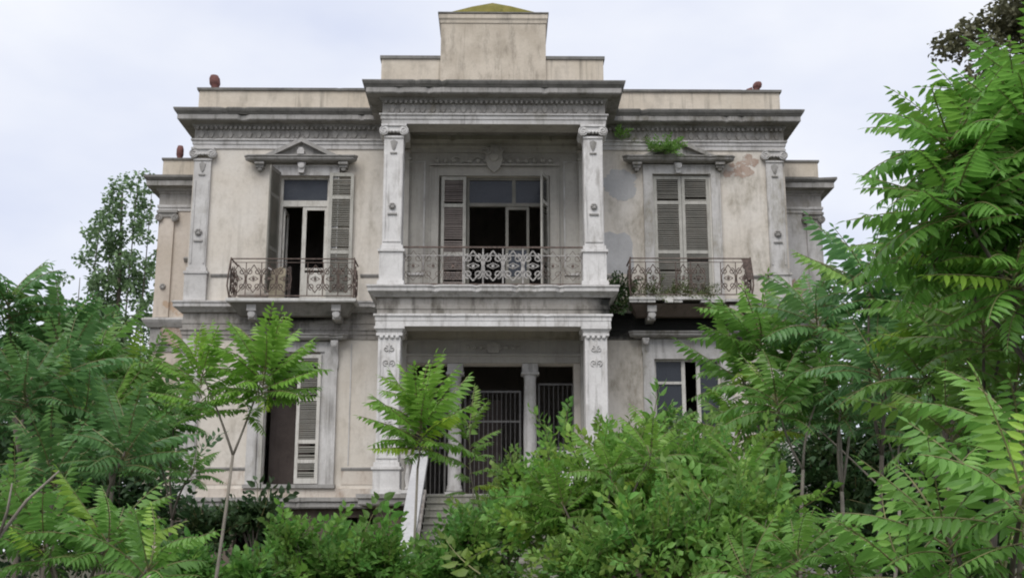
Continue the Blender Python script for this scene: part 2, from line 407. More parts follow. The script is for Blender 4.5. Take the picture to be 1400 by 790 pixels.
# inside: floors, ceilings, partitions (kept dark by the roof)
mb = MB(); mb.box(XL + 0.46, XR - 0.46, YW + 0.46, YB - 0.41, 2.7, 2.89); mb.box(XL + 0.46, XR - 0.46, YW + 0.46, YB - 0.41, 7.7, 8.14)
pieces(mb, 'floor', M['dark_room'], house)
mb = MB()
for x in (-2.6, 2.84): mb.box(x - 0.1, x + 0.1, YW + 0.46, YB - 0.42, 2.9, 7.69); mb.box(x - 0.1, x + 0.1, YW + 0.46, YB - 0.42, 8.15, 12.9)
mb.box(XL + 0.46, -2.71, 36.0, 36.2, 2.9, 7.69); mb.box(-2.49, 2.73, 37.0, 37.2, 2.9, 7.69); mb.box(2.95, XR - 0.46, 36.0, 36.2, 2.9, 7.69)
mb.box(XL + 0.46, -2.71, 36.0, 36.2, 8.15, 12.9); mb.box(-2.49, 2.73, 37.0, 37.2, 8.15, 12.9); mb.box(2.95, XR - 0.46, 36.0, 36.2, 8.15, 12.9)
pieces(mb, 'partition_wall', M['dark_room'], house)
mb = MB(); mb.box(XL + 0.05, XR - 0.05, YW + 0.05, YB - 0.01, 13.13, 13.4); mb.box(PL + 0.05, PR - 0.05, YP + 0.05, YW + 0.04, 13.13, 13.4)
pieces(mb, 'roof', M['cap'], house)

PATH = [(XL, YB), (XL, YW), (PL, YW), (PL, YP), (PR, YP), (PR, YW), (XR, YW), (XR, YB)]
mb = MB(); mb.sweep(PATH, [(0.001, 12.44), (0.035, 12.44), (0.035, 12.56), (0.06, 12.565), (0.06, 12.66), (0.10, 12.67), (0.10, 12.71), (0.001, 12.715)])
mb.part('architrave', M['trim'], house)
mb = MB(); mb.sweep(PATH, [(0.001, 12.716), (0.018, 12.716), (0.018, 13.02), (0.05, 13.03), (0.05, 13.06), (0.001, 13.065)])
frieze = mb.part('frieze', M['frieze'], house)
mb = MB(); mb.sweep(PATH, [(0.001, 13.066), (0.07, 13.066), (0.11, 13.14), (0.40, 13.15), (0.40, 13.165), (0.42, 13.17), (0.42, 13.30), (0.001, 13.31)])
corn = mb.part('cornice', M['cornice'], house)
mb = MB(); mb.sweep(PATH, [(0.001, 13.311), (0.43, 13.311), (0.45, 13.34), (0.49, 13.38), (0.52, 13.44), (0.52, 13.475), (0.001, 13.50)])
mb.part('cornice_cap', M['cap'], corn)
# dentils, too small to tell apart
mb = MB()
def dent(x0, x1, y, nx):
    n = int((x1 - x0) / 0.13)
    for i in range(n):
        x = x0 + (i + 0.25) * (x1 - x0) / n; mb.box(x, x + 0.065, y - 0.12, y - 0.052, 12.985, 13.064)
dent(XL, PL, YW, 0); dent(PL, PR, YP, 0); dent(PR, XR, YW, 0)
mb.part('dentils', M['frieze'], frieze, kind='stuff')
# palmettes of the frieze
mb = MB()
mb.poly_y([(-0.02, 0), (0.02, 0), (0.05, 0.05), (0.075, 0.12), (0.05, 0.15), (0.03, 0.19), (0, 0.215), (-0.03, 0.19), (-0.05, 0.15), (-0.075, 0.12), (-0.05, 0.05)], -0.035, 0)
mb.poly_y([(-0.12, 0), (-0.09, -0.0), (-0.07, 0.04), (-0.10, 0.07), (-0.12, 0.05)], -0.022, 0)
palm = mb.mesh('palmette', M['frieze'])
def palmettes(x0, x1, y, skip=()):
    n = int(round((x1 - x0) / 0.262))
    for i in range(n):
        x = x0 + (i + 0.5) * (x1 - x0) / n
        if any(a < x < b for a, b in skip): continue
        inst(palm, 'palmette', frieze, (x, y - 0.0185, 12.755))
palmettes(XL + 0.05, PL - 0.6, YW); palmettes(PL + 0.1, PR - 0.1, YP); palmettes(PR + 0.6, XR - 0.05, YW, ((3.4, 5.6),))

# parapet, attic and pylon
mb = MB(); mb.sweep([(XL + 0.02, YB), (XL + 0.02, YW + 0.04), (-3.0, YW + 0.04)], [(0, 13.4), (0, 14.18), (-0.3, 14.18), (-0.3, 13.4)])
mb.sweep([(3.2, YW + 0.04), (XR - 0.02, YW + 0.04), (XR - 0.02, YB)], [(0, 13.4), (0, 14.18), (-0.3, 14.18), (-0.3, 13.4)])
par = pieces(mb, 'parapet', M['parapet'], house)
mb = MB(); mb.sweep([(XL + 0.02, YB), (XL + 0.02, YW + 0.04), (-3.0, YW + 0.04)], [(-0.33, 14.181), (0.05, 14.181), (0.06, 14.25), (-0.33, 14.26)])
mb.sweep([(3.2, YW + 0.04), (XR - 0.02, YW + 0.04), (XR - 0.02, YB)], [(-0.33, 14.181), (0.05, 14.181), (0.06, 14.25), (-0.33, 14.26)])
pieces(mb, 'coping', M['cap'], par)
mb = MB(); mb.box(-2.97, -1.352, 30.0, 31.6, 13.41, 14.70); mb.box(1.532, 3.11, 30.0, 31.6, 13.41, 14.70)
att = pieces(mb, 'attic', M['parapet'], house)
mb = MB(); mb.box(-3.01, -1.352, 29.96, 31.64, 14.701, 14.79); mb.box(1.532, 3.15, 29.96, 31.64, 14.701, 14.79); pieces(mb, 'coping', M['cap'], att)
mb = MB(); mb.box(-1.35, 1.53, 29.9, 31.9, 13.41, 15.80); pyl = mb.part('pylon', M['pylon'], house)
mb = MB(); mb.sweep([(-1.35, 31.9), (-1.35, 29.9), (1.53, 29.9), (1.53, 31.9)], [(0.001, 15.72), (0.02, 15.72), (0.03, 15.80), (0.06, 15.85), (0.06, 15.97), (0.001, 15.985)])
mb.part('pylon_cornice', M['parapet'], pyl)
mb = MB(); mb.sweep([(-1.35, 31.9), (-1.35, 29.9), (1.53, 29.9), (1.53, 31.9)], [(-0.3, 15.986), (0.085, 15.986), (0.085, 16.02), (-0.3, 16.03)])
pieces(mb, 'coping', M['cap'], pyl)
mb = MB(); mb.add([(-1.22, 29.93, 16.03), (1.40, 29.93, 16.03), (1.40, 31.85, 16.03), (-1.22, 31.85, 16.03), (0.06, 30.45, 16.60), (-0.5, 30.15, 16.34), (0.58, 30.12, 16.34)],
                  [(0, 5, 4), (0, 1, 6, 5), (5, 6, 4), (6, 1, 4), (1, 2, 4), (2, 3, 4), (3, 0, 4)])
mb.part('mossy_cap', M['moss'], pyl)

# mid-height entablature and string course
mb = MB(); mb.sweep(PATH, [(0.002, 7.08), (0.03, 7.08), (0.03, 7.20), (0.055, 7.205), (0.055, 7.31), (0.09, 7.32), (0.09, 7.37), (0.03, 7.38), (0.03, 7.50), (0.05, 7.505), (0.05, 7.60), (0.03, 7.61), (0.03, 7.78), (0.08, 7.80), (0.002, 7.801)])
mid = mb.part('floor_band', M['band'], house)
mb = MB(); mb.sweep(PATH, [(0.002, 7.802), (0.10, 7.802), (0.16, 7.86), (0.26, 7.93), (0.26, 8.03), (0.29, 8.04), (0.29, 8.085), (0.002, 8.12)])
mb.part('string_course', M['trim'], mid)
mb = MB(); mb.sweep([(PL - 0.002, YW - 0.3), (PL - 0.002, YP), (PR + 0.002, YP), (PR + 0.002, YW - 0.3)], [(0.04, 7.06), (0.062, 7.06), (0.062, 7.20), (0.075, 7.205), (0.075, 7.31), (0.11, 7.32), (0.11, 7.375), (0.04, 7.378)])
mb.part('porch_beam_face', M['column'], mid)

# fine lines on the wall: pedestal band upstairs, dado downstairs
def seg_sweep(segs, prof, y=YW):
    m_ = MB()
    for a, b in segs: m_.sweep([(a, y), (b, y)], prof)
    return m_
pieces(seg_sweep([(-7.55, -6.9), (-3.5, -2.35), (2.6, 3.55), (6.98, 7.55)], [(0.001, 8.79), (0.025, 8.79), (0.055, 8.84), (0.055, 8.87), (0.001, 8.88)]), 'dado_moulding', M['cornice'], house)
pieces(seg_sweep([(-7.55, -6.12), (-3.86, -2.35), (2.6, 4.1), (6.4, 7.55)], [(0.001, 3.60), (0.02, 3.60), (0.045, 3.65), (0.045, 3.68), (0.001, 3.69)]), 'dado_moulding', M['cornice'], house)
mb = MB(); mb.box(-7.55, -6.13, YW - 0.012, YW - 0.002, 3.24, 3.598); mb.box(-3.85, -2.3, YW - 0.012, YW - 0.002, 3.24, 3.598); mb.box(2.6, 7.55, YW - 0.012, YW - 0.002, 3.24, 3.598)
pieces(mb, 'dado', M['dirty'], house)
# faint raised field of the plaster beside the left ground floor door
mb = MB(); mb.box(-3.70, -3.67, YW - 0.02, YW - 0.002, 3.75, 6.95); mb.box(-2.55, -2.52, YW - 0.02, YW - 0.002, 3.75, 6.95); pieces(mb, 'panel_moulding', M['trim'], house)
# repairs and bare patches
def blob(cx, cz, rx, rz, n=18, seed=1, jag=0.22):
    """ragged outline of broken plaster"""
    q = random.Random(seed); n = 44; ph = [q.uniform(0, 6.28) for _ in range(5)]
    def rr(i):
        t = 2 * PI * i / n; return 1 + jag * (0.6 * math.sin(2*t + ph[0]) + 0.5 * math.sin(3*t + ph[1]) + 0.4 * math.sin(5*t + ph[2])) + q.uniform(-.11, .11)
    return [(cx + rx * math.cos(2*PI*i/n) * r_, cz + rz * math.sin(2*PI*i/n) * r_) for i in range(n) for r_ in (rr(i),)]
mb = MB(); mb.poly_y([(3.10, 8.92), (3.5, 8.9), (3.92, 8.93), (3.95, 9.2), (3.90, 9.5), (3.93, 9.75), (3.85, 9.98), (3.7, 10.08), (3.5, 10.02), (3.3, 10.1), (3.1, 10.04)], YW - 0.008, YW + 0.02); mb.poly_y(blob(3.62, 11.45, 0.5, 0.42, 16, 5, 0.15), YW - 0.006, YW + 0.02)
pieces(mb, 'cement_patch', M['cement'], house)
mb = MB(); mb.poly_y(blob(6.93, 11.88, 0.33, 0.27, 18, 3, 0.3), YW - 0.006, YW + 0.02); mb.poly_y(blob(7.25, 12.15, 0.2, 0.18, 12, 9, 0.3), YW - 0.0065, YW + 0.02)
pieces(mb, 'bare_brick_patch', M['brick'], house)

# ------------------------------------------------------------------ pilasters and capitals
def rosette(m_, cx, cz, y, r=0.10):
    m_.disc_y(cx, cz, r, y - 0.03, y + 0.01, 12, 0.02)
    for k in range(6):
        a = k * PI / 3; m_.disc_y(cx + 0.6 * r * math.cos(a), cz + 0.6 * r * math.sin(a), r * 0.3, y - 0.05, y, 6, 0.02)
def ionic(cx, y0, y1, z0, w, parent, mat):
    """abacus, cushion, two volutes on the front, neck with leaf drops; z0 = bottom of the capital, about 0.36 high"""
    m_ = MB(); h = w / 2
    m_.box(cx - h - 0.09, cx + h + 0.09, y0 - 0.09, y1 + 0.09, z0 + 0.29, z0 + 0.345)
    m_.box(cx - h - 0.04, cx + h + 0.04, y0 - 0.05, y1 + 0.05, z0 + 0.16, z0 + 0.289)
    m_.box(cx - h - 0.02, cx + h + 0.02, y0 - 0.03, y1 + 0.03, z0 - 0.02, z0 + 0.03)
    for sx in (-1, 1):
        vx = cx + sx * (h + 0.02)
        m_.disc_y(vx, z0 + 0.17, 0.125, y0 - 0.075, y1 + 0.075, 16)
        sp = spiral(vx, z0 + 0.17, 0.112, 0.02, PI / 2, -1.6 * sx, 22)
        m_.tube([(a, y0 - 0.08, b) for a, b in sp], 0.017, 4)
    for k in range(5):
        ex = cx - h + (k + 0.5) * w / 5; m_.disc_y(ex, z0 + 0.14, 0.038, y0 - 0.07, y0, 8, 0.03)
    m_.part('capital', mat, parent)
    m_ = MB()
    m_.poly_y([(cx - 0.09, z0 - 0.12), (cx - 0.05, z0 - 0.28), (cx, z0 - 0.36), (cx + 0.05, z0 - 0.28), (cx + 0.09, z0 - 0.12), (cx, z0 - 0.07)], y0 - 0.025, y0 + 0.01)
    m_.box(cx - 0.09, cx + 0.09, y0 - 0.03, y0 + 0.01, z0 - 0.45, z0 - 0.415)
    m_.part('leaf_drop', M['cornice'], parent)
def pilaster(cx, y, w, z0, zped, ztop, d=0.09):
    h = w / 2
    m_ = MB(); m_.box(cx - h, cx + h, y - d, y - 0.002, zped, ztop); p = m_.part('pilaster', M['trim'], house)
    m_ = MB(); m_.box(cx - h - 0.07, cx + h + 0.07, y - d - 0.06, y - 0.001, z0, zped - 0.1)
    m_.box(cx - h - 0.10, cx + h + 0.10, y - d - 0.09, y - 0.0015, zped - 0.098, zped - 0.03); m_.box(cx - h - 0.04, cx + h + 0.04, y - d - 0.03, y - 0.0012, zped - 0.028, zped + 0.09)
    m_.part('pedestal', M['trim'], p)
    # raised border so that the shaft reads as a sunk panel
    m_ = MB()
    for a, b in ((cx - h + 0.03, cx - h + 0.075), (cx + h - 0.075, cx + h - 0.03)): m_.box(a, b, y - d - 0.02, y - d + 0.001, zped + 0.2, ztop - 0.6)
    m_.part('border', M['trim'], p)
    return p
for cx in (-7.93, 7.90):
    p = pilaster(cx, YW, 0.46, 8.12, 8.95, 12.10); ionic(cx, YW - 0.09, YW - 0.01, 12.09, 0.46, p, M['trim'])
    m_ = MB(); rosette(m_, cx, 10.02, YW - 0.10, 0.10); m_.box(cx - 0.12, cx + 0.12, YW - 0.125, YW - 0.09, 9.76, 9.80); m_.part('rosette', M['cornice'], p)
    pilaster(cx, YW, 0.5, 2.9, 3.75, 7.07)

# ------------------------------------------------------------------ porch piers
def pier(cx, z0, zped, zcap, w, name, upper):
    h = w / 2; y0, y1 = YP + 0.03, YP + 0.03 + w
    m_ = MB(); m_.box(cx - h, cx + h, y0, y1, zped, zcap); p = m_.part(name, M['column'], house)
    m_ = MB(); m_.box(cx - h - 0.05, cx + h + 0.05, y0 - 0.05, y1 + 0.05, z0 + 0.12, zped - 0.12)
    m_.box(cx - h - 0.09, cx + h + 0.09, y0 - 0.09, y1 + 0.09, z0, z0 + 0.118); m_.box(cx - h - 0.09, cx + h + 0.09, y0 - 0.09, y1 + 0.09, zped - 0.118, zped - 0.05); m_.box(cx - h - 0.04, cx + h + 0.04, y0 - 0.04, y1 + 0.04, zped - 0.048, zped + 0.06)
    m_.part('pedestal', M['column'], p)
    m_ = MB()
    for a, b in ((cx - h + 0.02, cx - h + 0.07), (cx + h - 0.07, cx + h - 0.02)): m_.box(a, b, y0 - 0.022, y0 + 0.001, zped + 0.15, zcap - 0.5)
    m_.box(cx - h + 0.071, cx + h - 0.071, y0 - 0.022, y0 + 0.001, zped + 0.15, zped + 0.19)
    m_.part('border', M['column'], p)
    m_ = MB()
    if upper:
        rosette(m_, cx, 10.22, y0 - 0.01, 0.09); m_.box(cx - 0.12, cx + 0.12, y0 - 0.035, y0, 9.99, 10.03); m_.part('rosette', M['cornice'], p)
    else:
        # arabesque relief on the shaft
        for zc, s in ((4.15, 1), (4.6, -1), (6.15, 1), (6.5, -1)):
            for sx in (-1, 1):
                m_.tube([(a, y0 - 0.012, b) for a, b in spiral(cx + sx * 0.075, zc, 0.085, 0.015, -PI/2 * s, 1.2 * sx, 14)], 0.015, 4)
            m_.poly_y([(cx - 0.03, zc + 0.05), (cx, zc - 0.1), (cx + 0.03, zc + 0.05), (cx, zc + 0.16)], y0 - 0.03, y0)
        m_.tube([(cx, y0 - 0.01, 3.85), (cx + 0.02, y0 - 0.01, 4.4), (cx - 0.02, y0 - 0.01, 5.0)], 0.013, 4)
        pieces(m_, 'carved_relief', M['trim'], p)
    return p
for cx in (-2.49, 2.71):
    p = pier(cx, 8.125, 9.12, 12.14, 0.50, 'column', True); ionic(cx, YP + 0.03, YP + 0.53, 12.09, 0.48, p, M['column'])
    p = pier(cx, 2.905, 3.62, 6.98, 0.56, 'column', False)
    m_ = MB(); y0 = YP + 0.03; m_.box(cx - 0.33, cx + 0.33, y0 - 0.05, y0 + 0.61, 6.83, 6.90); m_.frustum((cx - 0.30, cx + 0.30, y0 - 0.02, y0 + 0.58, 6.901), (cx - 0.36, cx + 0.36, y0 - 0.08, y0 + 0.64, 7.0)); m_.box(cx - 0.38, cx + 0.38, y0 - 0.10, y0 + 0.66, 7.001, 7.056)
    for k in range(4): m_.disc_y(cx - 0.2 + k * 0.133, 6.80, 0.05, y0 - 0.04, y0 + 0.01, 8, 0.02)
    m_.part('capital', M['column'], p)
# beams, ceilings and floor of the porch
mb = MB(); mb.box(PL + 0.004, PR - 0.004, YP + 0.004, YP + 0.6, 12.446, 13.12); mb.box(PL + 0.004, PL + 0.6, YP + 0.602, YW - 0.002, 12.446, 13.12); mb.box(PR - 0.6, PR - 0.004, YP + 0.602, YW - 0.002, 12.446, 13.12)
mb.box(PL + 0.004, PR - 0.004, YP + 0.004, YP + 0.62, 7.062, 7.7); mb.box(PL + 0.004, PL + 0.6, YP + 0.622, YW - 0.002, 7.062, 7.7); mb.box(PR - 0.6, PR - 0.004, YP + 0.622, YW - 0.002, 7.062, 7.7)
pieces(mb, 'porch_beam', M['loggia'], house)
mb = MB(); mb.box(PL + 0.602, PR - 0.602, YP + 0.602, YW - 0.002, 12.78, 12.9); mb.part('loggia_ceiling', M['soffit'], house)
mb = MB(); mb.box(PL + 0.005, PR - 0.005, YP + 0.005, YW - 0.003, 7.705, 8.10); mb.part('loggia_floor', M['concrete'], house)
mb = MB(); mb.sweep([(PL + 0.6, YW), (PR - 0.6, YW)], [(0.002, 12.35), (0.04, 12.35), (0.06, 12.45), (0.14, 12.5), (0.14, 12.58), (0.24, 12.66), (0.24, 12.778), (0.002, 12.779)]); mb.part('loggia_cornice', M['loggia'], house)
# loggia skin (greyer plaster) with panels beside the door
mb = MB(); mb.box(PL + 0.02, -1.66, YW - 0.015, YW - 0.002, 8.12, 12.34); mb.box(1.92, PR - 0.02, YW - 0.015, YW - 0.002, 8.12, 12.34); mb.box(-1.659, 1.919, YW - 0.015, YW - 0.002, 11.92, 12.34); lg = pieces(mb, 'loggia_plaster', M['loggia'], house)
mb = MB()
for a, b in ((-2.6, -1.78), (2.04, 2.86)):
    mb.box(a, a + 0.04, YW - 0.04, YW - 0.015, 9.0, 12.1); mb.box(b - 0.04, b, YW - 0.04, YW - 0.015, 9.0, 12.1); mb.box(a + 0.041, b - 0.041, YW - 0.04, YW - 0.015, 12.06, 12.1); mb.box(a, b, YW - 0.06, YW - 0.015, 8.85, 8.91)
    mb.box(a + 0.06, b - 0.06, YW - 0.03, YW - 0.015, 8.28, 8.32)
pieces(mb, 'panel_moulding', M['trim'], lg)
# responds against the wall in the porch
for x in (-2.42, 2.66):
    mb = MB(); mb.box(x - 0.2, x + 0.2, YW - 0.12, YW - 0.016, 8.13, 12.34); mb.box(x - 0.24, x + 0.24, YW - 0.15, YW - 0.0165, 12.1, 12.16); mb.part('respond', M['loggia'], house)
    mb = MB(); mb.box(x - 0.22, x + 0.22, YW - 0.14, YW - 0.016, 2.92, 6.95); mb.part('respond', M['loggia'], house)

# ------------------------------------------------------------------ shutters, doors, hoods
def shutter(x0, x1, z0, z1, y, parent, lm, splits, ang=0.0, hinge='l', fm='shutter'):
    """louvred leaf; hinged at x0 or x1, swung by ang (radians) towards the street"""
    wd = x1 - x0; st = 0.085; t = 0.045
    f = MB(); s = MB()
    f.box(0, st, 0, t, z0, z1); f.box(wd - st, wd, 0, t, z0, z1)
    zs = [z0] + [z0 + (z1 - z0) * q for q in splits] + [z1]
    for i, z in enumerate(zs):
        a = z - (0.05 if 0 < i < len(zs)-1 else 0); b = z + (0.05 if 0 < i < len(zs)-1 else 0)
        if i == 0: b = z + 0.14
        if i == len(zs) - 1: a = z - 0.10
        f.box(st + 0.001, wd - st - 0.001, 0.002, t - 0.002, a, b)
    for i in range(len(zs) - 1):
        a = zs[i] + (0.15 if i == 0 else 0.06); b = zs[i+1] - (0.11 if i == len(zs)-2 else 0.06); n = max(2, int((b - a) / 0.052))
        for k in range(n):
            z = a + (k + 0.5) * (b - a) / n + random.uniform(-.006, .006)
            if random.random() < 0.05: continue
            s.add([(st, 0.004, z - 0.022), (wd - st, 0.004, z - 0.022), (wd - st, t - 0.004, z + 0.022), (st, t - 0.004, z + 0.022),
                   (st, 0.012, z - 0.026), (wd - st, 0.012, z - 0.026), (wd - st, t + 0.002, z + 0.018), (st, t + 0.002, z + 0.018)],
                  [(0, 1, 2, 3), (7, 6, 5, 4), (0, 4, 5, 1), (2, 6, 7, 3)])
    for m_ in (f, s):
        o = []
        for x, yy, z in m_.v:
            if hinge == 'l': px, c = x0, x; a = -ang
            else: px, c = x1, x - wd; a = ang
            o.append((px + c * math.cos(a) - yy * math.sin(a), y + c * math.sin(a) + yy * math.cos(a), z))
        m_.v = o
    p = f.part('shutter', M[fm], parent); s.part('louvres', M[lm], p, kind='stuff'); return p

def surround(x0, x1, z0, z1, wdt, mat='trim', y=YW, d=0.07):
    m_ = MB()
    m_.box(x0 - wdt, x0 - 0.002, y - d, y - 0.001, z0, z1 + wdt); m_.box(x1 + 0.002, x1 + wdt, y - d, y - 0.001, z0, z1 + wdt); m_.box(x0 - 0.001, x1 + 0.001, y - d, y - 0.001, z1 + 0.002, z1 + wdt)
    m_.box(x0 - wdt - 0.03, x0 - wdt - 0.001, y - d - 0.03, y - 0.001, z0, z1 + wdt + 0.03); m_.box(x1 + wdt + 0.001, x1 + wdt + 0.03, y - d - 0.03, y - 0.001, z0, z1 + wdt + 0.03); m_.box(x0 - wdt, x1 + wdt, y - d - 0.03, y - 0.001, z1 + wdt + 0.001, z1 + wdt + 0.03)
    return pieces(m_, 'door_surround', M[mat], house)

def console(cx, z0, z1, y, w=0.17, dp=0.26, parent=None, mat='trim'):
    m_ = MB(); pr = []
    n = 12
    for i in range(n + 1):
        t = i / n; o = 0.07 + dp * (0.5 - 0.5 * math.cos(PI * t)) * (0.55 + 0.45 * t) + 0.02 * math.sin(t * 3 * PI); pr.append((o, z0 + (z1 - z0) * t))
    vs = []; fs = []
    for s in (-1, 1):
        for o, z in pr: vs.append((cx + s * w / 2, y - o, z))
    for s in (-1, 1):
        for o, z in (pr[0], pr[-1]): vs.append((cx + s * w / 2, y - 0.001, z))
    k = n + 1
    for i in range(n): fs.append((i, i + k, i + 1 + k, i + 1))
    fs.append(tuple([2*k] + list(range(k)) + [2*k + 1])); fs.append(tuple([2*k + 3] + list(reversed(range(k, 2*k))) + [2*k + 2]))
    m_.add(vs, fs); m_.disc_y(cx, z1 - 0.10, 0.075, y - 0.07 - dp, y - 0.1, 12, 0.02)
    m_.tube([(cx + a - cx, y - 0.08 - dp, b) for a, b in spiral(cx, z1 - 0.10, 0.07, 0.01, 0, 1.5, 14)], 0.012, 4)
    return m_.part('console', M[mat], parent)

def hood(cx, hw, z, y, peak, keystone=True, tri=0.98, mat='cornice'):
    m_ = MB(); m_.sweep([(cx - hw, y), (cx - hw + 0.001, y - 0.001), (cx + hw - 0.001, y - 0.001), (cx + hw, y)], [(0.05, z), (0.30, z + 0.02), (0.34, z + 0.06), (0.34, z + 0.10), (0.38, z + 0.13), (0.38, z + 0.16), (0.0, z + 0.19)])
    p = m_.part('hood', M[mat], house)
    if peak:
        m_ = MB(); t = tri
        # raking mouldings with a sunk field and a block in the middle
        m_.poly_y([(cx - t, z + 0.165), (cx - t + 0.24, z + 0.165), (cx, peak - 0.12), (cx + t - 0.24, z + 0.165), (cx + t, z + 0.165), (cx, peak)], y - 0.36, y - 0.16)
        m_.poly_y([(cx - t + 0.1, z + 0.1), (cx + t - 0.1, z + 0.1), (cx, peak - 0.1)], y - 0.2, y - 0.155)
        m_.part('pediment', M[mat], p)
        m_ = MB(); m_.poly_y([(cx - 0.09, z + 0.17), (cx + 0.09, z + 0.17), (cx + 0.1, z + 0.27), (cx + 0.05, z + 0.36), (cx - 0.05, z + 0.36), (cx - 0.1, z + 0.27)], y - 0.40, y - 0.2); m_.part('acroterion', M['trim'], p)
    if keystone:
        m_ = MB(); m_.poly_y([(cx - 0.07, z - 0.30), (cx + 0.07, z - 0.30), (cx + 0.11, z - 0.002), (cx - 0.11, z - 0.002)], y - 0.2, y - 0.075); m_.disc_y(cx, z - 0.1, 0.09, y - 0.24, y - 0.1, 12, 0.02); m_.part('keystone', M['trim'], p)
        for sx in (-1, 1):
            m_ = MB(); ex = cx + sx * (hw - 0.15)
            m_.box(ex - 0.13, ex + 0.13, y - 0.27, y - 0.001, z - 0.07, z - 0.001); m_.box(ex - 0.11, ex + 0.11, y - 0.2, y - 0.001, z - 0.15, z - 0.071); m_.disc_y(ex, z - 0.17, 0.07, y - 0.16, y - 0.001, 12, 0.02); m_.part('corbel', M['cornice'], p)
    return p

def frame_bars(bars, y0, y1, parent, name, mat):
    m_ = MB()
    for x0, x1, z0, z1 in bars: m_.box(x0, x1, y0, y1, z0, z1)
    return m_.part(name, M[mat], parent)

# ---- upper left balcony door
surround(*H_FL, 0.24)
hood(-5.19, 1.30, 12.0, YW, 12.66)
x0, x1, z0, z1 = H_FL; y = YW + 0.12
d = frame_bars([(x0, x0 + 0.07, z0, z1), (x1 - 0.07, x1, z0, z1), (x0 + 0.071, x1 - 0.071, z1 - 0.06, z1), (x0 + 0.071, x1 - 0.071, 10.82, 10.99)], y, y + 0.12, house, 'door', 'wood_frame')
mb = MB(); mb.box(x0 + 0.071, x1 - 0.071, y + 0.05, y + 0.06, 10.991, z1 - 0.061); mb.part('pane', M['glass'], d)
xm = -5.10
frame_bars([(xm - 0.055, xm + 0.055, z0, 10.819), (xm + 0.056, x1 - 0.13, 8.2, 8.95), (x1 - 0.129, x1 - 0.072, z0, 10.819), (xm + 0.056, x1 - 0.13, 10.72, 10.819), (xm + 0.056, x1 - 0.13, 9.02, 9.08)], y + 0.02, y + 0.07, d, 'door_leaf', 'wood_frame')
# the left leaf stands open into the room
mb = MB(); mb.box(x0 + 0.075, x0 + 0.125, y + 0.13, y + 0.21, 8.18, 10.8); mb.box(x0 + 0.075, x0 + 0.125, y + 0.62, y + 0.70, 8.18, 10.8); mb.box(x0 + 0.076, x0 + 0.124, y + 0.211, y + 0.619, 8.18, 8.95); mb.box(x0 + 0.076, x0 + 0.124, y + 0.211, y + 0.619, 10.7, 10.8); mb.part('door_leaf', M['wood_frame'], d)
s = shutter(x0 - 0.02, x0 + 0.66, 8.2, 11.74, YW - 0.06, house, 'louvre', (0.36, 0.78), R(102), 'l', 'louvre')
shutter(x1 + 0.02, x1 + 0.68, 8.2, 11.72, YW - 0.135, house, 'louvre', (0.36, 0.80), R(-2), 'l')

# ---- upper right balcony door, shutters closed
surround(*H_FR, 0.22)
hood(5.22, 1.30, 12.03, YW, 12.66)
x0, x1, z0, z1 = H_FR; xm = (x0 + x1) / 2
for a, b in ((x0 + 0.04, xm - 0.006), (xm + 0.006, x1 - 0.04)): shutter(a, b, 8.2, z1 - 0.03, YW + 0.02, house, 'louvre', (0.38, 0.78))
frame_bars([(x0, x0 + 0.036, z0, z1), (x1 - 0.036, x1, z0, z1)], YW + 0.01, YW + 0.12, house, 'door_frame', 'wood_frame')
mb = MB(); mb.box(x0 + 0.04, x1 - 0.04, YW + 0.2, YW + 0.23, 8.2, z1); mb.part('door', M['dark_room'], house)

# ---- loggia door
surround(*H_FC, 0.22, 'loggia', YW - 0.015)
x0, x1, z0, z1 = H_FC; y = YW + 0.1
d = frame_bars([(x0, x0 + 0.06, z0, z1), (x1 - 0.06, x1, z0, z1), (x0 + 0.061, x1 - 0.061, z1 - 0.07, z1), (-0.64, -0.56, z0, z1 - 0.071), (-0.559, x1 - 0.061, 10.84, 10.93)], y, y + 0.12, house, 'door', 'louvre')
mb = MB(); mb.box(-0.559, 0.62, y + 0.05, y + 0.06, 10.931, z1 - 0.071); mb.part('pane', M['glass'], d)
mb = MB(); mb.box(0.72, x1 - 0.061, y + 0.05, y + 0.06, 10.931, z1 - 0.071); mb.part('pane', M['glass'], d)
frame_bars([(0.621, 0.719, 10.931, z1 - 0.071)], y + 0.02, y + 0.1, d, 'transom_bar', 'louvre')
lf = frame_bars([(0.44, 0.52, z0, 10.839), (1.02, 1.09, z0, 10.839), (0.521, 1.019, 8.2, 8.85), (0.521, 1.019, 10.75, 10.839), (0.521, 1.019, 9.6, 9.66)], y + 0.03, y + 0.08, d, 'door_leaf', 'louvre')
mb = MB(); mb.box(0.521, 1.019, y + 0.05, y + 0.06, 8.851, 9.599); mb.part('pane', M['glass'], d)
shutter(x0 + 0.07, -0.65, 8.2, z1 - 0.02, YW - 0.06, house, 'louvre_brown', (0.36, 0.76))
shutter(x1 - 0.6, x1 - 0.02, 8.2, z1 - 0.02, YW - 0.05, house, 'louvre', (0.36, 0.76), R(68), 'r')
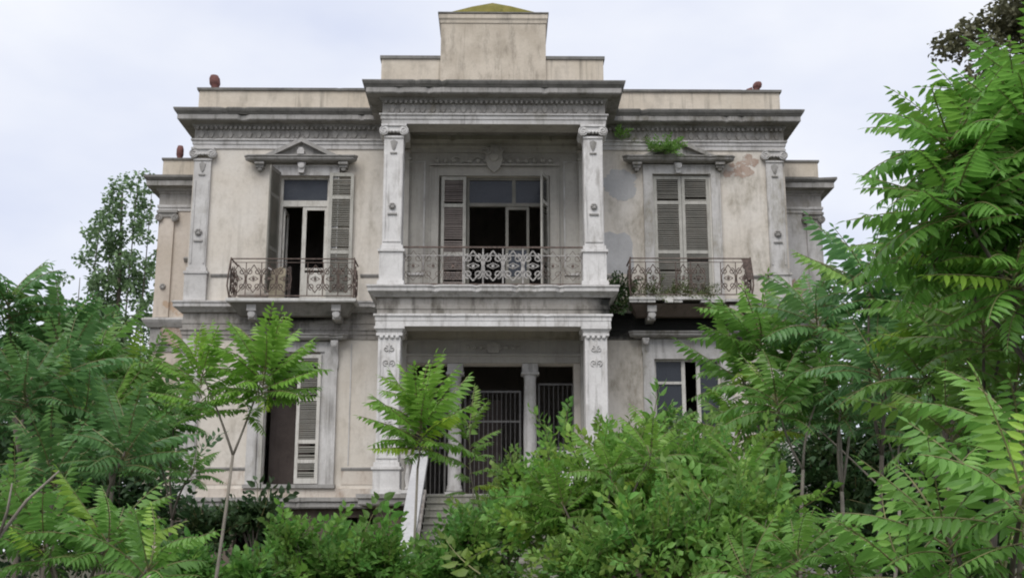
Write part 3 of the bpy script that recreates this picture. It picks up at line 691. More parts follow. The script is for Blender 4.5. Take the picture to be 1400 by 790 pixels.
# carved lintel with an escutcheon
mb = MB(); mb.box(-1.66, 1.92, YW - 0.13, YW - 0.016, 11.94, 12.0)
for k in range(15): mb.disc_y(-1.45 + k * 0.224, 12.10, 0.075, YW - 0.07, YW - 0.016, 9, 0.03)
for sx in (-1, 1):
    mb.tube([(CX + sx * (0.3 + 0.9 * t), YW - 0.06, 12.14 + 0.07 * math.sin(t * 3 * PI)) for t in [i / 20 for i in range(21)]], 0.028, 5)
ln = mb.part('carved_lintel', M['loggia'], house)
mb = MB(); mb.poly_y([(CX - 0.16, 11.86), (CX, 11.72), (CX + 0.16, 11.86), (CX + 0.24, 12.1), (CX + 0.2, 12.42), (CX, 12.52), (CX - 0.2, 12.42), (CX - 0.24, 12.1)], YW - 0.2, YW - 0.016); mb.disc_y(CX, 12.16, 0.13, YW - 0.26, YW - 0.1, 14, 0.03)
for sx in (-1, 1): mb.tube([(a, YW - 0.21, b) for a, b in spiral(CX + sx * 0.2, 12.36, 0.12, 0.02, 0, sx * 1.4, 16)], 0.025, 5)
mb.part('escutcheon', M['loggia'], ln)

# ---- ground floor left door
x0, x1, z0, z1 = H_GL
mb = MB(); mb.box(x0 - 0.36, x0 - 0.1, YW - 0.10, YW - 0.001, 3.24, 7.0); mb.box(x1 + 0.12, x1 + 0.46, YW - 0.10, YW - 0.001, 3.24, 7.0); mb.box(x0 - 0.099, x1 + 0.119, YW - 0.10, YW - 0.001, z1 + 0.01, 7.0)
mb.box(x0 - 0.098, x0 - 0.001, YW - 0.05, YW - 0.001, 3.24, z1); mb.box(x1 + 0.001, x1 + 0.118, YW - 0.05, YW - 0.001, 3.24, z1); pieces(mb, 'door_surround', M['trim'], house)
hd = hood(-5.24, 1.22, 7.02, YW, 0, False)
for sx in (-1, 1): console(-5.24 + sx * 1.13, 6.3, 7.01, YW - 0.0, 0.19, 0.22, hd)
y = YW + 0.1
d = frame_bars([(x0, x0 + 0.07, z0, z1), (x1 - 0.06, x1, z0, z1), (x0 + 0.071, x1 - 0.061, z1 - 0.07, z1), (x0 + 0.071, x1 - 0.061, 6.05, 6.15)], y, y + 0.12, house, 'door', 'wood_frame')
mb = MB(); mb.box(x0 + 0.10, x1 - 0.3, y + 0.55, y + 0.6, 3.26, 6.04); mb.part('door_leaf', M['brown_door'], d)
frame_bars([(x0 - 0.03, x0 + 0.05, 3.25, 6.7)], YW - 0.08, YW - 0.052, house, 'shutter_edge', 'shutter')
shutter(-5.08, x1 + 0.04, 3.26, 6.66, YW - 0.115, house, 'louvre', (0.17, 0.32, 0.65), R(-3), 'r', 'wood_frame')
mb = MB(); mb.box(x0 - 0.4, x1 + 0.5, YW - 0.2, YW + 0.4, 3.14, 3.238); mb.part('door_sill', M['cornice'], house)

# ---- ground floor right window
x0, x1, z0, z1 = H_GR
mb = MB(); mb.box(x0 - 0.30, x0 - 0.001, YW - 0.08, YW - 0.001, 3.8, 7.1); mb.box(x1 + 0.001, x1 + 0.3, YW - 0.08, YW - 0.001, 3.8, 7.1); mb.box(x0, x1, YW - 0.08, YW - 0.001, z1 + 0.001, 6.72); mb.box(x0, x1, YW - 0.05, YW - 0.001, 6.721, 7.1); pieces(mb, 'window_surround', M['trim'], house)
hd = hood(5.24, 1.25, 7.11, YW, 0, False)
for sx in (-1, 1): console(5.24 + sx * 1.05, 6.72, 7.10, YW, 0.18, 0.2, hd)
y = YW + 0.08
d = frame_bars([(x0, x0 + 0.06, z0, z1), (x1 - 0.06, x1, z0, z1), (x0 + 0.061, x1 - 0.061, z1 - 0.05, z1), (5.16, 5.26, z0, z1 - 0.051), (5.56, 5.66, z0, z1 - 0.051), (x0 + 0.061, 5.159, 5.9, 5.97)], y, y + 0.1, house, 'window', 'wood_frame')
for a, b in ((x0 + 0.061, 5.159), (5.661, x1 - 0.061)):
    mb = MB(); mb.box(a, b, y + 0.045, y + 0.055, z0, z1 - 0.051); mb.part('pane', M['glass'], d)

# ---- entrance screen: two columns carrying a beam, grilles between, dark hall behind
mb = MB(); mb.box(PL + 0.1, PR - 0.1, YW - 0.1, YW - 0.003, 6.44, 6.62); mb.box(PL + 0.1, PR - 0.1, YW - 0.15, YW - 0.004, 6.621, 6.68); mb.box(PL + 0.1, PR - 0.1, YW - 0.06, YW - 0.003, 6.681, 7.06); bm_ = mb.part('door_lintel', M['loggia'], house)
mb = MB()
for k in range(9):
    mb.disc_y(CX + (k - 4) * 0.17, 6.86, 0.075 - abs(k - 4) * 0.006, YW - 0.1, YW - 0.06, 9, 0.03)
mb.poly_y([(CX - 0.13, 6.7), (CX + 0.13, 6.7), (CX + 0.2, 6.9), (CX, 7.03), (CX - 0.2, 6.9)], YW - 0.13, YW - 0.061); pieces(mb, 'carved_garland', M['loggia'], bm_)
for cx in (-0.90, 1.10):
    mb = MB(); cy = YW + 0.15
    mb.lathe(cx, cy, [(0.215, 3.05), (0.215, 3.12), (0.19, 3.16), (0.2, 3.2), (0.175, 3.24), (0.178, 4.6), (0.155, 6.0), (0.165, 6.02), (0.155, 6.05), (0.2, 6.14)], 16); p = mb.part('hall_column', M['trim'], house, True)
    mb = MB(); mb.box(cx - 0.24, cx + 0.24, cy - 0.24, cy + 0.24, 6.141, 6.2); mb.box(cx - 0.21, cx + 0.21, cy - 0.21, cy + 0.21, 6.201, 6.43); mb.part('capital', M['trim'], p)
    mb = MB(); mb.box(cx - 0.24, cx + 0.24, cy - 0.24, cy + 0.24, 2.905, 3.049); mb.part('column_base', M['trim'], p)
def grille(x0, x1, z0, z1, y, midz):
    p = MB(); p.box(x0, x1, y - 0.02, y + 0.02, z1 - 0.05, z1); p.box(x0, x1, y - 0.02, y + 0.02, z0, z0 + 0.05); p.box(x0, x1, y - 0.02, y + 0.02, midz, midz + 0.05); p.box(x0 - 0.04, x0 - 0.0, y - 0.025, y + 0.025, z0, z1); p.box(x1, x1 + 0.04, y - 0.025, y + 0.025, z0, z1)
    g_ = p.part('grille', M['grille'], house)
    n = int(round((x1 - x0) / 0.125))
    b_ = MB()
    b_.tube([(0, 0, 0), (0, 0, z1 - z0 - 0.1)], 0.011, 6); me = b_.mesh('bar', M['grille'])
    for i in range(n + 1): inst(me, 'bar', g_, (x0 + (x1 - x0) * i / n, y, z0 + 0.05))
    return g_
grille(-0.62, 0.82, 2.95, 5.75, YW + 0.34, 4.9)
grille(1.36, 2.24, 2.95, 5.95, YW + 0.34, 4.2)
grille(-2.02, -1.18, 2.95, 5.95, YW + 0.34, 4.2)
mb = MB(); mb.box(-0.64, -0.16, YW + 1.2, YW + 1.25, 2.9, 5.6); mb.box(-0.14, 0.34, YW + 1.2, YW + 1.25, 2.9, 5.6); pieces(mb, 'hall_door', M['brown_door'], house)

# ------------------------------------------------------------------ wings set back on either side
def wing(s):
    xa, xb = (-9.72, XL - 0.002) if s < 0 else (XR + 0.002, 9.78)
    m_ = MB(); m_.box(xa, xb, YG, YB - 1, 0, 12.0); wg = m_.part('wing_wall', M['wall_side' if s < 0 else 'trim'], house)
    xo = xa if s < 0 else xb; xi = xb if s < 0 else xa
    path = [(xa, YB - 1), (xa, YG), (xb, YG)] if s < 0 else [(xa, YG), (xb, YG), (xb, YB - 1)]
    for nm, mt, prof in (('architrave', 'trim', [(0.001, 11.28), (0.03, 11.28), (0.03, 11.38), (0.06, 11.385), (0.06, 11.46), (0.001, 11.47)]),
                         ('frieze', 'frieze', [(0.001, 11.471), (0.02, 11.471), (0.02, 11.8), (0.05, 11.82), (0.05, 11.87), (0.001, 11.875)]),
                         ('cornice', 'cornice', [(0.001, 11.876), (0.08, 11.876), (0.12, 11.96), (0.34, 11.97), (0.34, 12.12), (0.001, 12.13)]),
                         ('cornice_cap', 'cap', [(0.001, 12.131), (0.36, 12.131), (0.42, 12.2), (0.42, 12.27), (0.001, 12.29)]),
                         ('parapet', 'parapet', [(-0.3, 12.2), (-0.01, 12.2), (-0.01, 12.86), (-0.3, 12.86)]),
                         ('coping', 'cap', [(-0.33, 12.861), (0.03, 12.861), (0.03, 12.92), (-0.33, 12.93)]),
                         ('string_course', 'trim', [(0.001, 7.80), (0.1, 7.80), (0.2, 7.93), (0.24, 8.0), (0.24, 8.06), (0.001, 8.1)]),
                         ('floor_band', 'cornice', [(0.001, 7.1), (0.03, 7.1), (0.03, 7.3), (0.07, 7.32), (0.07, 7.38), (0.03, 7.4), (0.03, 7.79), (0.001, 7.795)])):
        m2 = MB(); m2.sweep(path, prof); m2.part(nm, M[mt], wg)
    m2 = MB(); m2.box(xa + 0.02, xb - 0.02, YG + 0.02, YB - 1.02, 12.001, 12.15); m2.part('roof', M['cap'], wg)
    for cx in ((xa + 0.26,) if s < 0 else (xb - 0.26,)):
        m2 = MB(); m2.box(cx - 0.2, cx + 0.2, YG - 0.07, YG - 0.002, 8.1, 11.2); pl = m2.part('pilaster', M['wall_side'] if s < 0 else M['trim'], wg)
        m2 = MB(); y0 = YG - 0.07
        m2.box(cx - 0.3, cx + 0.3, y0 - 0.08, YG - 0.002, 11.2, 11.275); m2.box(cx - 0.24, cx + 0.24, y0 - 0.04, YG - 0.003, 11.08, 11.199)
        for sx in (-1, 1):
            m2.disc_y(cx + sx * 0.23, 11.06, 0.11, y0 - 0.07, YG - 0.003, 14)
            m2.tube([(a, y0 - 0.075, b) for a, b in spiral(cx + sx * 0.23, 11.06, 0.1, 0.02, PI/2, -1.5 * sx, 16)], 0.015, 4)
        m2.part('capital', M['cornice'], pl)
        m2 = MB(); rosette(m2, cx, 9.0, YG - 0.07, 0.09); m2.part('rosette', M['cornice'], pl)
    return wg
wl = wing(-1); wr = wing(1)
mb = MB()
mb.poly_y(blob(-8.95, 7.55, 0.45, 0.3, 16, 4, 0.25), YG - 0.08, YG - 0.03); pieces(mb, 'bare_brick_patch', M['brick'], wl)
mb = MB(); mb.poly_y(blob(8.75, 8.9, 0.35, 0.45, 16, 8, 0.3), YG - 0.007, YG + 0.01); pieces(mb, 'bare_brick_patch', M['brick'], wr)
mb = MB(); mb.sweep([(-8.9, YG), (-8.35, YG)], [(0.001, 9.74), (0.03, 9.74), (0.12, 9.82), (0.12, 9.86), (0.001, 9.9)]); mb.part('window_ledge', M['cornice'], wl)

# ------------------------------------------------------------------ chimney pots
def pot(cx, cy, z, h, r, lean=0.0, broken=False):
    m_ = MB(); m_.lathe(cx, cy, [(r * 0.95, z), (r * 0.9, z + h * 0.1), (r * 0.78, z + h * 0.15), (r * 0.74, z + h * 0.55), (r * 0.9, z + h * 0.6), (r, z + h * 0.66), (r * 0.98, z + h * 0.86), (r * 0.7, z + h)], 12)
    if lean: m_.v = [(x + (zz - z) * lean, y, zz) for x, y, zz in m_.v]
    m_.part('chimney_pot', M['clay'], house, True)
pot(-7.78, 31.35, 14.05, 0.70, 0.155, -0.12); pot(7.55, 31.3, 14.2, 0.40, 0.13, 0.25); pot(-9.3, 33.45, 12.6, 0.78, 0.11)
mb = MB(); mb.add([(7.2, 31.2, 14.25), (7.5, 31.2, 14.25), (7.45, 31.2, 14.42), (7.3, 31.2, 14.36), (7.2, 31.45, 14.25), (7.5, 31.45, 14.25), (7.45, 31.45, 14.40), (7.3, 31.45, 14.33)], [(0, 1, 2, 3), (7, 6, 5, 4), (0, 4, 5, 1), (1, 5, 6, 2), (2, 6, 7, 3), (3, 7, 4, 0)]); mb.part('broken_tile', M['clay'], house)

# ------------------------------------------------------------------ balconies and iron railings
def scroll_bay(wb, h, mat, r=0.0125):
    m_ = MB(); c = wb / 2
    def tt(p): m_.tube([(a, 0, b) for a, b in p], r, 4)
    for sx in (-1, 1):
        q = spiral(c + sx * wb * 0.24, h * 0.72, wb * 0.22, wb * 0.05, PI / 2, -1.35 * sx, 18); tt(q)
        q = spiral(c + sx * wb * 0.24, h * 0.26, wb * 0.22, wb * 0.05, -PI / 2, 1.35 * sx, 18); tt(q)
        tt([(c, h * 0.08), (c + sx * wb * 0.42, h * 0.35), (c + sx * wb * 0.46, h * 0.5), (c + sx * wb * 0.42, h * 0.62), (c, h * 0.93)])
        tt([(c + sx * wb * 0.3, h * 0.5), (c, h * 0.42), (c - sx * 0.0, h * 0.58), (c + sx * wb * 0.3, h * 0.5)])
    tt([(0, 0), (0, h)])
    m_.disc_y(c, h * 0.5, 0.04, -0.02, 0.02, 8)
    return m_.mesh('scroll', mat)
def balcony(xa, xb, yf, name, mslab, broken=False, seed=0):
    p = empty('balcony', ((xa + xb) / 2, YW, 8.0)); p.parent = house; p.location = WL[p] - WL[house]
    m_ = MB()
    if not broken:
        m_.sweep([(xa, YW - 0.3), (xa, yf), (xb, yf), (xb, YW - 0.3)], [(-0.04, 7.90), (0.0, 7.90), (0.02, 7.93), (0.02, 8.0), (-0.04, 8.0)])
        m_.box(xa + 0.01, xb - 0.01, yf + 0.01, YW - 0.3, 7.905, 7.995)
    else:
        q = random.Random(seed); n = 14
        for i in range(n):
            a = xa + (xb - xa) * i / n; b = xa + (xb - xa) * (i + 1) / n; dy = q.choice([0, 0, 0, 0.05, 0.12]) + (0.25 if i > 9 else 0)
            m_.box(a, b - 0.004, yf + dy, YW - 0.3, 7.99 - (0 if dy < 0.1 else 0.0), 8.06)
            if dy < 0.1 and i not in (3, 6, 7): m_.box(a + 0.01, b - 0.01, yf + 0.03, YW - 0.3, 7.92, 7.989)
    m_.part('slab', M[mslab], p)
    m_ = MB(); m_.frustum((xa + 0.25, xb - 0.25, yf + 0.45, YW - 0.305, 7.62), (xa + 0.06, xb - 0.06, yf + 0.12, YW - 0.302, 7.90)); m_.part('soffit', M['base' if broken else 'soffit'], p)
    # brackets
    for cx in (xa + 0.62, xb - 0.52):
        m_ = MB(); m_.box(cx - 0.12, cx + 0.12, yf + 0.16, YW - 0.06, 7.70, 7.9); m_.box(cx - 0.1, cx + 0.1, yf + 0.3, YW - 0.06, 7.5, 7.699); m_.disc_y(cx, 7.62, 0.1, yf + 0.2, yf + 0.4, 12, 0.02); m_.part('bracket', M['trim'], p)
    return p
def railing(p, xa, xb, yf, z0, h, mat, bays, side=True, bulge=0.0, gone=()):
    m_ = MB(); m_.box(xa, xb, yf - 0.02, yf + 0.02, z0 + h - 0.025, z0 + h); m_.box(xa, xb, yf - 0.014, yf + 0.014, z0 + 0.06, z0 + 0.085); m_.box(xa, xb, yf - 0.01, yf + 0.01, z0 + h - 0.12, z0 + h - 0.105)
    if side:
        for x in (xa, xb): m_.box(x - 0.02, x + 0.02, yf, YW - 0.1, z0 + h - 0.026, z0 + h - 0.001); m_.box(x - 0.014, x + 0.014, yf, YW - 0.1, z0 + 0.061, z0 + 0.084)
    m_.part('rail', mat, p)
    for x in (xa, xb):
        m_ = MB(); s = -1 if x == xa else 1
        m_.tube([(x, yf, z0), (x + s * bulge, yf - bulge, z0 + 0.3 * h), (x + s * bulge * 0.8, yf - bulge * 0.8, z0 + 0.55 * h), (x, yf, z0 + h + 0.02)], 0.022, 6); m_.part('post', mat, p)
    wb = (xb - xa) / bays; me = scroll_bay(wb, h - 0.2, mat)
    for i in range(bays):
        if i not in gone: inst(me, 'scroll', p, (xa + i * wb, yf, z0 + 0.085))
    if side:
        ns = 2; ws = (YW - 0.1 - yf) / ns; me2 = scroll_bay(ws, h - 0.2, mat)
        for x in (xa, xb):
            for i in range(ns): inst(me2, 'scroll', p, (x, yf + i * ws, z0 + 0.085), (0, 0, PI / 2))
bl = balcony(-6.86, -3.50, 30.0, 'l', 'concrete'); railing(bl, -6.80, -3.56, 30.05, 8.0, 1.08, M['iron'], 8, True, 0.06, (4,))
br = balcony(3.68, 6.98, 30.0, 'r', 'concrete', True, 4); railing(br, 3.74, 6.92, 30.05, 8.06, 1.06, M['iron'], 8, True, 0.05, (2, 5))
# extra rusted sheet remains at the right end of the right railing
mb = MB(); mb.poly_y([(6.66, 9.1), (6.92, 9.1), (6.93, 8.55), (6.83, 8.5), (6.8, 8.75), (6.7, 8.85), (6.72, 9.0)], 30.0, 30.02); mb.part('rust_flake', M['iron'], br)
# loggia railing
lr = empty('loggia_railing', (CX, YP + 0.2, 8.12)); lr.parent = house; lr.location = WL[lr] - WL[house]
mb = MB(); mb.box(-2.2, 2.42, YP + 0.24, YP + 0.28, 9.17, 9.21); mb.box(-2.2, 2.42, YP + 0.245, YP + 0.275, 8.2, 8.23); mb.part('rail', M['iron'], lr)
mb = MB(); mb.box(-2.2, 2.42, YP + 0.25, YP + 0.27, 8.96, 8.98); mb.part('lower_rail', M['iron_pale'], lr)
me = scroll_bay(0.515, 0.93, M['iron_pale'], 0.019)
me3 = scroll_bay(0.515, 0.93, M['iron'], 0.006)
for i in range(9):
    inst(me if 3 <= i <= 6 else me3, 'scroll', lr, (-2.2 + i * 0.513, YP + 0.26, 8.23))

# ------------------------------------------------------------------ basement, terrace edge
mb = MB(); mb.sweep([(XL - 0.05, YB), (XL - 0.05, YW), (PL - 0.1, YW), (PL - 0.1, YP), (PR + 0.1, YP), (PR + 0.1, YW), (XR + 0.05, YW), (XR + 0.05, YB)],
                    [(-0.3, 2.62), (0.22, 2.62), (0.25, 2.66), (0.25, 2.78), (0.30, 2.80), (0.30, 2.90), (0.12, 2.905), (0.10, 3.12), (-0.3, 3.13)][:7] + [(-0.3, 2.906)])
mb.part('plinth_cornice', M['cornice'], house)
mb = MB(); mb.box(XL + 0.3, PL - 0.05, YW - 0.13, YW - 0.003, 2.907, 3.13); mb.box(PR + 0.05, XR - 0.3, YW - 0.13, YW - 0.003, 2.907, 3.13); pieces(mb, 'plinth', M['dirty'], house)
mb = MB(); mb.wall(XL, XR, 0, 2.61, YW + 0.02, 0.4, [(-3.75, -3.0, 1.5, 2.4), (-6.6, -5.0, 0.4, 2.3), (4.0, 5.6, 0.8, 2.3)]); mb.part('basement_wall', M['base'], house)
mb = MB(); mb.box(PL + 0.05, -1.72, YP + 0.05, YW, 0, 2.61); mb.box(1.96, PR - 0.05, YP + 0.05, YW, 0, 2.61); pieces(mb, 'porch_base', M['base'], house)
mb = MB(); mb.box(PL - 0.05, PR + 0.05, YP + 0.02, YW + 0.44, 2.62, 2.899); mb.part('porch_floor', M['concrete'], house)
mb = MB()
for x in (-3.6, -3.4, -3.2): mb.box(x, x + 0.03, YW + 0.1, YW + 0.13, 1.5, 2.4)
pieces(mb, 'basement_bars', M['iron'], house)

# ================================================================== front steps
st = empty('front_steps', (CX, 26.0, 0), 'worn stone steps with sloping white marble handrails leading up to the porch', 'steps')
n = 17; rise = 2.87 / n; run = 0.335; yt = 28.66
for i in range(n):
    z = 2.87 - i * rise; m_ = MB(); q = random.Random(i)
    m_.box(-1.45, 1.70, yt - (i + 1) * run - 0.03 + q.uniform(-.01, .01), yt - i * run + 0.02, z - 0.05, z - 0.002); m_.box(-1.44, 1.69, yt - (i + 1) * run, yt - i * run + 0.01, 0 if i > 14 else z - rise - 0.2, z - 0.051)
    m_.part('step', M['step'], st, org=(CX, yt - i * run, z))
for s, xa in ((-1, -1.62), (1, 1.86)):
    xe = xa - 0.08 * (1 if s > 0 else 1) * s * -1
    m_ = MB(); yb = yt - n * run
    # cheek wall with openings between balusters, sloped cap above
    m_.add([(xa - 0.14, yt, 0), (xa + 0.14, yt, 0), (xa - 0.14, yt, 3.0), (xa + 0.14, yt, 3.0), (xa - 0.14, yb, 0), (xa + 0.14, yb, 0), (xa - 0.14, yb, 0.15), (xa + 0.14, yb, 0.15)],
           [(0, 1, 3, 2), (5, 4, 6, 7), (4, 0, 2, 6), (1, 5, 7, 3), (2, 3, 7, 6), (0, 4, 5, 1)]); m_.part('cheek_wall', M['dirty'], st)
    m_ = MB(); za, zb = 3.86, 1.0
    m_.add([(xa - 0.17, yt + 0.08, za - 0.16), (xa + 0.17, yt + 0.08, za - 0.16), (xa + 0.17, yt + 0.08, za), (xa - 0.17, yt + 0.08, za), (xa - 0.17, yb, zb - 0.16), (xa + 0.17, yb, zb - 0.16), (xa + 0.17, yb, zb), (xa - 0.17, yb, zb)],
           [(0, 1, 2, 3), (7, 6, 5, 4), (3, 2, 6, 7), (0, 4, 5, 1), (0, 3, 7, 4), (1, 5, 6, 2)]); m_.part('handrail', M['cement'], st)
    for k in range(12):
        yy = yt - 0.25 - k * 0.46; t = (yt - yy) / (yt - yb); zb0 = 3.0 - (3.0 - 0.15) * t; zt0 = za - 0.16 - (za - zb) * t - 0.02
        m_ = MB(); hh = zt0 - zb0; m_.lathe(xa, yy, [(0.075, zb0), (0.075, zb0 + 0.08), (0.045, zb0 + 0.12), (0.085, zb0 + hh * 0.35), (0.05, zb0 + hh * 0.7), (0.04, zb0 + hh * 0.85), (0.07, zb0 + hh * 0.9), (0.07, zt0 + 0.03)], 8); m_.part('baluster', M['trim'], st, True, org=(xa, yy, zb0))
    # short level balustrade from the pier to the handrail
    xp = -2.12 if s < 0 else 2.34; a, b = (xp, xa - 0.18) if s < 0 else (xa + 0.18, xp)
    m_ = MB(); m_.box(a, b + (0.03 if s < 0 else 0), YP - 0.15, YP + 0.15, 3.76, 3.86); m_.box(a, b, YP - 0.15, YP + 0.15, 2.92, 3.0); m_.part('level_rail', M['column'], st)
    m_ = MB(); xx = (a + b) / 2; m_.lathe(xx, YP, [(0.07, 3.0), (0.07, 3.06), (0.04, 3.1), (0.085, 3.28), (0.05, 3.5), (0.04, 3.6), (0.07, 3.66), (0.07, 3.76)], 10); m_.part('baluster', M['trim'], st, True)
    m_ = MB(); m_.box(xa - 0.19, xa + 0.19, yt - 0.12, yt + 0.30, 3.861, 3.93); m_.part('newel_cap', M['cement'], st)

# ================================================================== plants
from mathutils import noise
def leaflet(mb, base, d, nrm, L, W, fold=0.25, curl=0.12):
    """one pointed blade: base point, direction, upper normal"""
    d = d.normalized(); s = d.cross(nrm).normalized(); u = s.cross(d).normalized()
    vs = [base]
    for t, wf in ((0.28, 0.92), (0.62, 0.78)):
        c = base + d * (L * t) - u * (curl * L * t * t)
        vs += [c + s * (W * wf * 0.5) + u * (fold * W * 0.5), c, c - s * (W * wf * 0.5) + u * (fold * W * 0.5)]
    vs.append(base + d * L - u * (curl * L * 1.1))
    mb.add(vs, [(0, 2, 1), (0, 3, 2), (1, 2, 5, 4), (2, 3, 6, 5), (4, 5, 7), (5, 6, 7)])

def compound_leaf(seed, pairs, droop, mat):
    """pinnate leaf one unit long along +X"""
    q = random.Random(seed); mb = MB(); pts = []; n = 10; lat = q.uniform(-0.10, 0.10)
    for i in range(n + 1):
        t = i / n; pts.append(Vector((t * (1 - 0.12 * droop * t), lat * t * t, 0.10 * t - droop * 0.42 * t * t)))
    mb.cm = 1; mb.tube(pts, [0.009 * (1 - 0.75 * i / n) + 0.0015 for i in range(n + 1)], 4); mb.cm = 0
    def at(t):
        f = t * n; i = min(n - 1, int(f)); return pts[i].lerp(pts[i+1], f - i), (pts[i+1] - pts[i]).normalized()
    for k in range(pairs):
        t = 0.14 + 0.82 * k / (pairs - 1); p, tg = at(t); side = tg.cross(Vector((0, 0, 1))).normalized(); up = side.cross(tg).normalized()
        env = 1.22 * (0.80 + 0.45 * math.sin(PI * min(1, t * 0.9 + 0.1))) * (1.0 if t < 0.8 else 1 - 1.6 * (t - 0.8))
        for sg in (-1, 1):
            if q.random() < 0.04: continue
            an = R(q.uniform(58, 78)) - R(28) * max(0, t - 0.6); dn = q.uniform(0.3, 0.95)
            d = tg * math.cos(an) + side * sg * math.sin(an) - up * dn * 0.7
            L = 0.150 * env * q.uniform(0.88, 1.1); nrm = up + side * sg * (0.35 + 0.4 * dn) + Vector((q.uniform(-.15, .15), q.uniform(-.15, .15), 0))
            leaflet(mb, p, d, nrm, L, L * q.uniform(0.31, 0.38), 0.22, 0.14)
    p, tg = at(1.0); leaflet(mb, p, tg, Vector((0, 0, 1)), 0.11, 0.036)
    return mb.mesh('leaf', [mat, M['stalk']], smooth=False)
M['dark_bush'] = leafmat('dark_shrub_leaf', (0.028, 0.062, 0.022), (0.060, 0.115, 0.036), 0.25, 0.55)  # darkened leaf colour, stands in for shade deep in the thickets
LEAF = {k: [compound_leaf(i * 7 + 3, 10 + i % 4, (0.25, 0.55, 0.85, 1.1, 0.4, 0.7, 0.95, 0.15)[i % 8], M[k]) for i in range(8)] for k in ('ail', 'ail_cool')}

def sprig_mesh(seed, nl, mat, ll=0.26, wf=0.62):
    """twig one unit long along +X with alternate broad leaves"""
    q = random.Random(seed); mb = MB(); pts = []; n = 6; bx, bz = q.uniform(-.2, .2), q.uniform(-.1, .25)
    for i in range(n + 1):
        t = i / n; pts.append(Vector((t, bx * t * t, bz * t * t)))
    mb.cm = 1; mb.tube(pts, [0.012 * (1 - 0.8 * i / n) + 0.002 for i in range(n + 1)], 3); mb.cm = 0
    for k in range(nl):
        t = 0.12 + 0.88 * k / (nl - 1); f = t * n; i = min(n - 1, int(f)); p = pts[i].lerp(pts[i+1], f - i)
        a = k * 2.4 + q.uniform(-.4, .4); d = Vector((0.55 + 0.3 * t, math.cos(a), math.sin(a) * 0.7 + 0.15)); d.normalize()
        L = ll * q.uniform(0.65, 1.2) * (1 - 0.25 * t)
        base = p + d * 0.07; leaflet(mb, base, d, Vector((q.uniform(-.5, .5), q.uniform(-.5, .5), 1)), L, L * wf * q.uniform(0.85, 1.15), 0.18, 0.22)
    return mb.mesh('sprig', [mat, M['stalk']])
SPRIG = {k: [sprig_mesh(i + 11, 16 + i % 3, M[k], (0.29 if k != 'weed' else 0.24), (0.64 if k != 'weed' else 0.36)) for i in range(5)] for k in ('bush', 'weed', 'dark_bush')}

def bend(a, b, n=7, sag=0.12, q=random):
    a = Vector(a); b = Vector(b); off = Vector((q.uniform(-1, 1), q.uniform(-1, 1), 0)) * sag * (b - a).length
    return [a.lerp(b, i / n) + off * math.sin(PI * i / n) * (1 - 0.4 * i / n) for i in range(n + 1)]

def rosette_leaves(parent, pos, axis, n, L, mat, tint, q, spread=1.0, depth=0.35, lo=72.0, hi=68.0):
    """leaves in a spiral round the shoot tip, young ones upright, old ones drooping"""
    axis = Vector(axis).normalized(); a0 = q.uniform(0, 6.28); qt = Vector((0, 0, 1)).rotation_difference(axis)
    for k in range(n):
        t = k / max(1, n - 1)                      # 0 = youngest
        az_ = a0 + k * 2.39996 + q.uniform(-.25, .25)
        el_ = R(hi - lo * t ** 0.8 * spread + q.uniform(-10, 10))
        rot = qt.to_matrix() @ Matrix.Rotation(az_, 3, 'Z') @ Matrix.Rotation(-el_, 3, 'Y') @ Matrix.Rotation(q.uniform(-.35, .35), 3, 'X')
        base = Vector(pos) - axis * (depth * t * L)
        ln = L * (0.62 + 0.45 * math.sin(PI * min(1, 0.25 + 0.7 * t))) * q.uniform(0.85, 1.12)
        v = q.uniform(0.82, 1.16); yl = max(0, 0.35 - t) * q.uniform(0.2, 1.0)
        if q.random() < 0.035: v *= 1.15; yl = 0.8
        c = (tint[0] * v * (1 + 1.0 * yl), tint[1] * v * (1 + 0.45 * yl), tint[2] * v)
        inst(q.choice(LEAF[mat]), 'leaf', parent, base, rot.to_euler(), ln, c)

def ailanthus(label, mat, tint, base, ros, group=None, seed=0, name='ailanthus_tree', r0=None):
    pale = 'pale stem' in label
    q = random.Random(seed); t = empty(name, base, label, 'tree', group)
    top = max(r[0][2] for r in ros); fk = Vector(base).lerp(Vector((sum(r[0][0] for r in ros) / len(ros), sum(r[0][1] for r in ros) / len(ros), 0)), 0.5)
    zf = min(r[0][2] for r in ros) * q.uniform(0.66, 0.8); fk = Vector((fk.x, fk.y, zf)); rr = r0 or (0.012 + 0.005 * top)
    m_ = MB(); m_.tube(bend(base, fk, 6, 0.05, q), [rr * (1 - 0.3 * i / 6) for i in range(7)], 7); m_.part('trunk', M['bark' if pale else 'bark_dark'], t, True)
    for pos, n, L in ros:
        pts = bend(fk, pos, 7, 0.10, q); k = len(pts)
        m_ = MB(); m_.tube(pts, [rr * 0.45 * (1 - 0.55 * i / (k - 1)) + 0.004 for i in range(k)], 6); m_.part('branch', M['bark' if pale else 'bark_dark'], t, True)
        rosette_leaves(t, pos, (pts[-1] - pts[-2]).normalized() + Vector((0, 0, 1.2)), int(n * (1.9 if 'upper right' in label else 1.35 if base[0] > 0 else 1.7)), L * (1.14 if 'upper right' in label else 1.12 if base[0] > 0 else 0.92), mat, tint, q, 1.0, 0.35, 72.0 if 'upper right' not in label else 62.0, 68.0 if 'upper right' not in label else 50.0)
    return t

